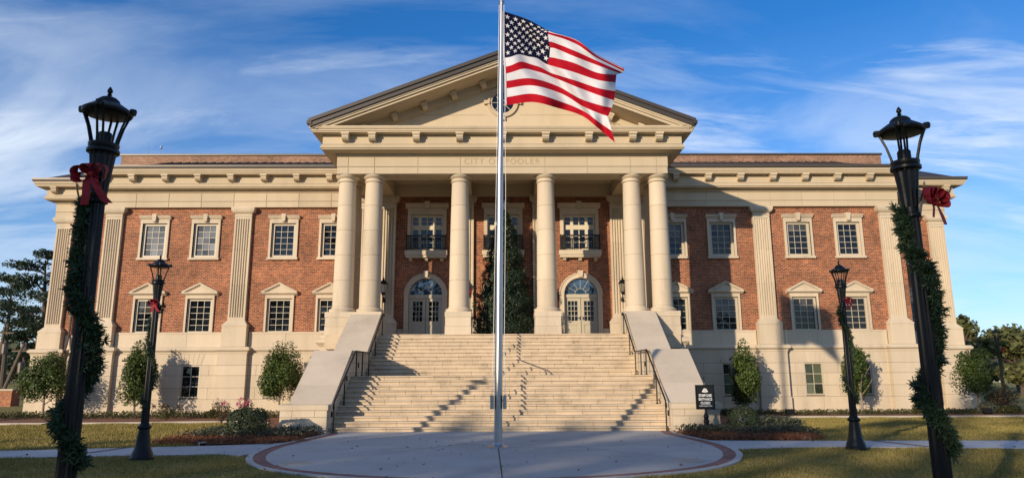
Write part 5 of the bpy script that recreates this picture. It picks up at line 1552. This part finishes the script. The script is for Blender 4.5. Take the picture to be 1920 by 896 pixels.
shrub('low_shrub', -6.4, 21.8, .8, 1.2, .65, 'low shrub against the outer side of the left stair wall', COVER, 1600, .08, 63, group='low shrubs along the base', round_=False)

# lawn grass blades, near the viewer
def grass():
    r = np.random.default_rng(5)
    def patch(n, x0, x1, y0, y1):
        x = r.uniform(x0, x1, n); y = r.uniform(y0, y1, n); return x, y
    def polyin(px, py, poly):
        inside = np.zeros(len(px), bool); n = len(poly); j = n - 1
        for i in range(n):
            xi, yi = poly[i]; xj, yj = poly[j]
            c = ((yi > py) != (yj > py)) & (px < (xj - xi) * (py - yi) / (yj - yi + 1e-12) + xi)
            inside ^= c; j = i
        return inside
    bx = []; by = []; sz = []
    for n, x0, x1, y0, y1, s in ((210000, -10.5, 10.5, 10.0, 15.9, 1.0), (110000, -19, -7.5, 15.5, 27.5, 1.35), (130000, 7.0, 21, 15.8, 29.3, 1.35)):
        x, y = patch(n, x0, x1, y0, y1); bx.append(x); by.append(y); sz.append(np.full(n, s))
    x = np.concatenate(bx); y = np.concatenate(by); s = np.concatenate(sz)
    keep = ~polyin(x, y, PL0)
    for q in WALKS: keep &= ~polyin(x, y, q)
    kl = spl(KL, 5); kr = spl(KR, 5)
    keep &= ~polyin(x, y, kl + [(-4.9, 17.4), (-4.9, 40), (-70, 40)]); keep &= ~polyin(x, y, kr + [(4.4, 17.3), (4.4, 40), (70, 40)])
    x, y, s = x[keep], y[keep], s[keep]; n = len(x)
    a = r.uniform(0, 2 * math.pi, n); h = r.uniform(.018, .058, n) * s * (1 + .35 * np.sin(x * 3.1 + 1.7 * np.sin(y * 2.3))); wd = .004 * s
    z = -0.24 * smooth01((y - 17.0) / 13.0)
    lx, ly = r.normal(0, .018, n), r.normal(0, .018, n)
    v = np.empty((n, 3, 3))
    v[:, 0] = np.stack([x - np.cos(a) * wd, y - np.sin(a) * wd, z], 1); v[:, 1] = np.stack([x + np.cos(a) * wd, y + np.sin(a) * wd, z], 1); v[:, 2] = np.stack([x + lx, y + ly, z + h], 1)
    o = ob('grass', raw_mesh('grass', v.reshape(-1, 3), np.arange(3 * n).reshape(-1, 3), BLADE), None)
    tag(o, 'short winter grass blades of the lawn', None, None, 'stuff')
grass()

def litter():
    r = np.random.default_rng(8); n = 420
    x = r.uniform(-16, 16, n); y = 11 + 10 * r.uniform(0, 1, n) ** 1.2
    z = np.array([gz(v) for v in y]) + .032
    k = ~((y > 19.7) & (np.abs(x + .37) < 6.5)); p = np.stack([x, y, z], 1)[k]
    d = np.tile(np.array((0, 0, 1.0)), (len(p), 1))
    o = ob('fallen_leaves', leaf_mesh('fallen_leaves', p, d, .07, STRAW, .6, .25), None)
    tag(o, 'scattered brown fallen leaves on the plaza and lawn', None, None, 'stuff')
litter()

# ================================================================== christmas tree on the porch
def xmas():
    x, y = X(.04), YP + 2.15
    t = thing('christmas_tree', 'tall dark cone shaped christmas tree on the porch between the columns', 'christmas tree', (x, y, ZF))
    r = np.random.default_rng(91); n = 21000; H = 5.45
    h = 1 - r.uniform(0, 1, n) ** .62; a = r.uniform(0, 2 * math.pi, n)
    tier = .90 + .13 * np.sin(h * 34 + 1.6 * np.sin(a * 3)) + .07 * np.sin(a * 7 + h * 20)
    R_ = 1.52 * (1 - h) ** .66 * tier * r.uniform(.72, 1.0, n) + .02
    p = np.stack([R_ * np.cos(a), R_ * np.sin(a), .15 + h * H], 1)
    d = np.stack([np.cos(a), np.sin(a), -.45 + 0 * a], 1) + r.normal(0, .5, (n, 3))
    ob('branches', leaf_mesh('branches', p, d, .125, XMAS, .32, .4), t, (x, y, ZF))
    m = MB(); m.tube([(x, y, ZF), (x, y, ZF + 5.4)], [.10, .02], 8); m.build('trunk', BARK, t)
    m = MB(); zc = ZF + 6.02
    m.tube([(x, y, ZF + 5.35), (x, y, zc)], .02, 6)
    for i in range(18):
        dd = Vector((r.normal(), r.normal() * .6, r.normal())).normalized() * r.uniform(.20, .34)
        m.tube([(x, y, zc), (x + dd.x, y + dd.y, zc + dd.z)], [.012, .005], 4)
    m.build('starburst_topper', STEEL, t)
xmas()

# floodlights and vents by the wall
def flood(x, y, lab):
    t = thing('floodlight', lab, 'floodlight', (x, y, gz(y)), 'ground floodlights along the base')
    m = MB(); m.box(x - .17, x + .17, y - .09, y + .09, gz(y) + .10, gz(y) + .30); m.build('housing', IRON, t)
    m = MB(); m.box(x - .03, x + .03, y - .03, y + .03, gz(y) - .1, gz(y) + .10); m.build('stake', IRON, t)
flood(12.05, 30.6, 'black ground floodlight below the right middle pier')
flood(-12.35, 30.4, 'black ground floodlight beside the shrub right of the left basement window')
flood(20.7, 30.7, 'black ground floodlight under the dark tree at the right corner')

# ================================================================== beyond the building
def big_tree(name, lab, px, ptop, pw, Y, leafm, seed, group, zlow=.35, dens=3800, leaf=.55, lean_=0, layers=None, trunk=.35, lumps=18, flat=.55):
    top = at(px, ptop, Y); x = top.x; H = top.z
    wid = pw / FPX * Y * .98
    t = thing(name, lab, 'tree', (x, Y, -.3), group)
    r = np.random.default_rng(seed)
    if layers:                                   # pine: separate flat clumps on bare limbs
        P = []; D = []; m = MB()
        m.tube([(x - lean_, Y, -.4), (x - lean_ * .5, Y, H * .5), (x, Y, H * .97)], [trunk, trunk * .75, trunk * .2], 8)
        for k in range(layers):
            f = zlow + (1 - zlow) * (k + .5) / layers; a = k * 2.39996 + seed; ext = wid * .5 * (.35 + .75 * math.sin(math.pi * min(1, (f - zlow) / (1 - zlow) * .8 + .18))) * r.uniform(.7, 1.1)
            cx, cy, cz = ext * .62 * math.cos(a), ext * .62 * math.sin(a), H * f + .3
            n = dens // layers; q = r.normal(0, 1, (n, 3)); q /= np.linalg.norm(q, axis=1)[:, None]; q *= (r.uniform(.3, 1, n) ** .5)[:, None]
            sub = r.normal(0, .33, (6, 3)); q = q * .62 + sub[r.integers(0, 6, n)]
            P.append(q * np.array((ext * .85, ext * .8, H * .036 + .15)) + np.array((cx, cy, cz))); D.append(r.normal(0, 1, (n, 3)) + np.array((0, 0, .8)))
            m.tube([(x - lean_ * (1 - f), Y, H * f - .5), (x + cx * .6, Y + cy * .6, cz - .15), (x + cx, Y + cy, cz)], [trunk * .32, trunk * .2, trunk * .08], 5)
        p = np.concatenate(P); d = np.concatenate(D)
        ob('crown', leaf_mesh('crown', p, d, leaf, leafm, .45, .5), t, (x, Y, 0))
        m.build('trunk', BARK, t)
    else:
        zc = H * (zlow + 1) / 2; hz_ = H * (1 - zlow) / 2
        p, d = blob_points(dens, wid * .58, wid * .5, hz_ * 1.05, lumps, .12, .1, seed, True)
        p[:, 2] += zc
        ob('crown', leaf_mesh('crown', p, d, leaf, leafm, .6, .6), t, (x, Y, 0))
        m = MB(); m.tube([(x - lean_, Y, -.4), (x - lean_ * .6, Y, H * zlow * .6), (x, Y, zc)], [trunk, trunk * .8, trunk * .3], 8)
        for i in range(9):
            a = i * 2.4 + seed; 
            m.tube([(x - lean_ * .6, Y, H * zlow * .7), (x + wid * .2 * math.cos(a), Y + wid * .2 * math.sin(a), zc - hz_ * .3), (x + wid * .4 * math.cos(a), Y + wid * .4 * math.sin(a), zc + hz_ * .3 * math.sin(a * 2))], [trunk * .5, trunk * .3, trunk * .1], 6)
        m.build('trunk', BARK, t)
GL = 'trees behind the left end of the building'; GR = 'trees behind the right end of the building'
big_tree('pine_tree', 'tallest dark pine rising beside the left corner of the building', 86, 480, 150, 58, PINE, 3, GL, .36, 9000, .26, -1.2, 10, .30)
big_tree('pine_tree', 'slender pine with a bare trunk at the left picture edge', 24, 520, 95, 66, PINE, 14, GL, .52, 4800, .26, -.4, 7, .24)
big_tree('pine_tree', 'lower bushy pine between the two tall pines on the left', 58, 580, 70, 74, PINE, 9, GL, .3, 4600, .28, 0, 8, .22)
big_tree('oak_tree', 'dense dark broadleaf tree low at the left edge', 4, 650, 90, 84, WOOD, 17, GL, .06, 3000, .65, 0)
big_tree('oak_tree', 'dense dark broadleaf tree behind the brick pier', 60, 652, 70, 80, WOOD, 18, GL, .04, 2600, .65, 0)
big_tree('oak_tree', 'wide spreading live oak on the right with limbs showing', 1888, 606, 150, 62, OAK, 23, GR, .38, 4200, .42, -.6, None, .45, 22)
big_tree('oak_tree', 'live oak whose bare edge shows just past the right corner', 1797, 582, 62, 66, OAK, 25, GR, .45, 1500, .42, 0)
big_tree('oak_tree', 'lower olive green tree at the right picture edge', 1912, 668, 100, 56, OAK, 27, GR, .15, 3200, .4, 0)
big_tree('oak_tree', 'olive green tree low behind the dark small tree on the right', 1846, 672, 78, 72, WOOD, 28, GR, .1, 2400, .5, 0)
# utility poles and brick pier at the left
def util(px, py, Y, lab, dxp):
    p = at(px, py, Y)
    t = thing('utility_pole', lab, 'utility pole', (p.x + dxp, Y, -.3), 'wooden utility poles on the left')
    m = MB(); m.tube([(p.x + dxp, Y, -.5), (p.x, Y, p.z)], [.14, .10], 8); m.build('pole', POLEWD, t)
    m = MB(); m.box(p.x - .8, p.x + .8, Y - .05, Y + .05, p.z - .55, p.z - .45); m.build('crossarm', POLEWD, t)
    m = MB(); m.lathe([(.2, p.z - 2.2), (.22, p.z - 2.1), (.22, p.z - 1.4), (.12, p.z - 1.3)], p.x + .35 + dxp * .2, Y - .1, 10); m.build('transformer', GUTTER, t)
util(45, 645, 52, 'leaning weathered wooden utility pole left of the building corner', -1.4)
util(9, 612, 55, 'dark upright utility pole at the left picture edge', -.2)
t = thing('brick_pier', 'low red brick pier with a stone cap left of the building', 'pier', (at(18, 745, 44).x, 44, -.3))
x_ = at(18, 745, 44).x; m = MB(); m.box(x_ - .38, x_ + .38, 43.62, 44.38, -.5, .72); m.build('pier_body', BRICK, t); m = MB(); m.box(x_ - .45, x_ + .45, 43.55, 44.45, .72, .82); m.build('pier_cap', STONE, t)
# small things on the right
street_lamp(at(1878, 700, 36).x, 36, 'dark distant lamp post standing before the live oak on the right', 30)
garland(at(1878, 700, 36).x, 36, GK2, 'pine garland on the distant lamp post before the live oak', 200)
bow(at(1878, 700, 36).x + .1, 35.85, 2.75, 'red bow on the distant lamp post before the live oak', 1.0, TAILS, 'a2')
for px, py, Y, rx, h, lab, sd, mm in ((1880, 760, 33, 1.0, 1.35, 'rounded rose shrub with red leaves at the right edge bed', 71, ROSE), (1852, 765, 31, .45, .6, 'small blue grey shrub in the right edge bed', 72, GREY), (1893, 770, 31.5, .6, .5, 'low green plant at the front of the right edge bed', 73, COVER)):
    shrub('low_shrub', at(px, py, Y).x, Y, rx, rx * .8, h, lab, mm, 1500, .09, sd, group='shrubs in the bed at the right edge', round_=False)
def house():
    Y = 120; x = at(1868, 715, Y).x
    t = thing('far_house', 'small white house far away behind the right trees', 'house', (x, Y, -.3))
    m = MB(); m.box(x - 5, x + 5, Y, Y + 6, -.5, 2.8); m.build('wall', FARWALL, t)
    m = MB(); m.prism([(x - 5.4, 2.8), (x + 5.4, 2.8), (x, 4.6)], Y - .4, Y + 6.4); m.build('roof', ROOF, t)
    for dx in (-3, 0, 3):
        m = MB(); m.box(x + dx - .5, x + dx + .5, Y - .04, Y + .02, .8, 2.0); m.build('window', GLASS, t)
house()
# far wood that closes the horizon, one mass
def far_wood(name, lab, pts, n, leaf, seed, m=WOOD):
    r = np.random.default_rng(seed); P = []
    for (x0, y0, x1, y1, h0, h1) in pts:
        k = n; f = r.uniform(0, 1, k); x = x0 + (x1 - x0) * f; y = y0 + (y1 - y0) * f + r.normal(0, 1.6, k)
        h = (h0 + (h1 - h0) * f) * (.80 + .16 * np.sin(f * 23 + seed) + .09 * np.sin(f * 61) + .05 * np.sin(f * 140))
        z = h * (1 - r.uniform(0, 1, k) ** 1.7) - .2
        P.append(np.stack([x, y, z], 1))
    p = np.concatenate(P)
    o = ob(name, leaf_mesh(name, p, r.normal(0, 1, p.shape), leaf, m, .7, .3), None)
    tag(o, lab, None, None, 'stuff')
far_wood('far_wood', 'dark distant wood closing the horizon behind the building', [(-200, 150, 200, 150, 11, 11)], 5200, 2.2, 5)
# trees across the lawn behind the viewer: they shade the plaza and show in the window glass
def back_wood():
    r = np.random.default_rng(3)
    sa, ca = math.sin(R(SUN_AZ)), math.cos(R(SUN_AZ))
    HQ = [(-130, 9.0), (-60, 9.0), (-26, 9.4), (-20, 10.4), (-17.5, 11.2), (-15.5, 12.0), (-13.5, 12.8), (-10.5, 13.2), (-8.5, 13.2), (-7.0, 13.9), (-5.5, 14.6), (-4.4, 16.2), (-3.4, 19.4), (-2.2, 22.4), (0, 24.0), (5, 24.0), (14, 20), (60, 16), (110, 14)]
    q_ = np.array([a for a, _ in HQ]); h_ = np.array([h for _, h in HQ])
    P = []
    n = 17000
    q = r.uniform(-46, 26, n)
    top = np.interp(q, q_, h_) + .35 * np.sin(q * 2.3) + .30 * np.sin(q * 5.1 + 1) + .18 * np.sin(q * 11)
    z = top * (1 - r.uniform(0, 1, n) ** 1.5 * 1.0)
    # the crowns on the right are open above the lower storey
    thin = (q > -5) & (z > 14.6) & (np.sin(q * 3.1 + z * 1.3) + np.sin(z * 2.2 - q) < r.normal(-.35, .5, n))
    q, z = q[~thin], z[~thin]; n = len(q)
    a = -40 + r.normal(0, 1.2, n)
    P.append(np.stack([q * ca + a * sa, -q * sa + a * ca, z], 1))
    for q0, q1, k in ((-130, -46, 3800), (26, 110, 5200)):       # belt extended unseen to both sides to dim low sky light
        qq = r.uniform(q0, q1, k); zz = np.interp(qq, q_, h_) * (1 - r.uniform(0, 1, k) ** 1.5); aa = -40 + r.normal(0, 2.5, k)
        P.append(np.stack([qq * ca + aa * sa, -qq * sa + aa * ca, zz], 1))
    p = np.concatenate(P)
    o = ob('tree_belt', leaf_mesh('tree_belt', p, r.normal(0, 1, p.shape), .75, WOOD, .8, .3), None)
    tag(o, 'belt of trees across the lawn facing the building', None, None, 'stuff')
back_wood()
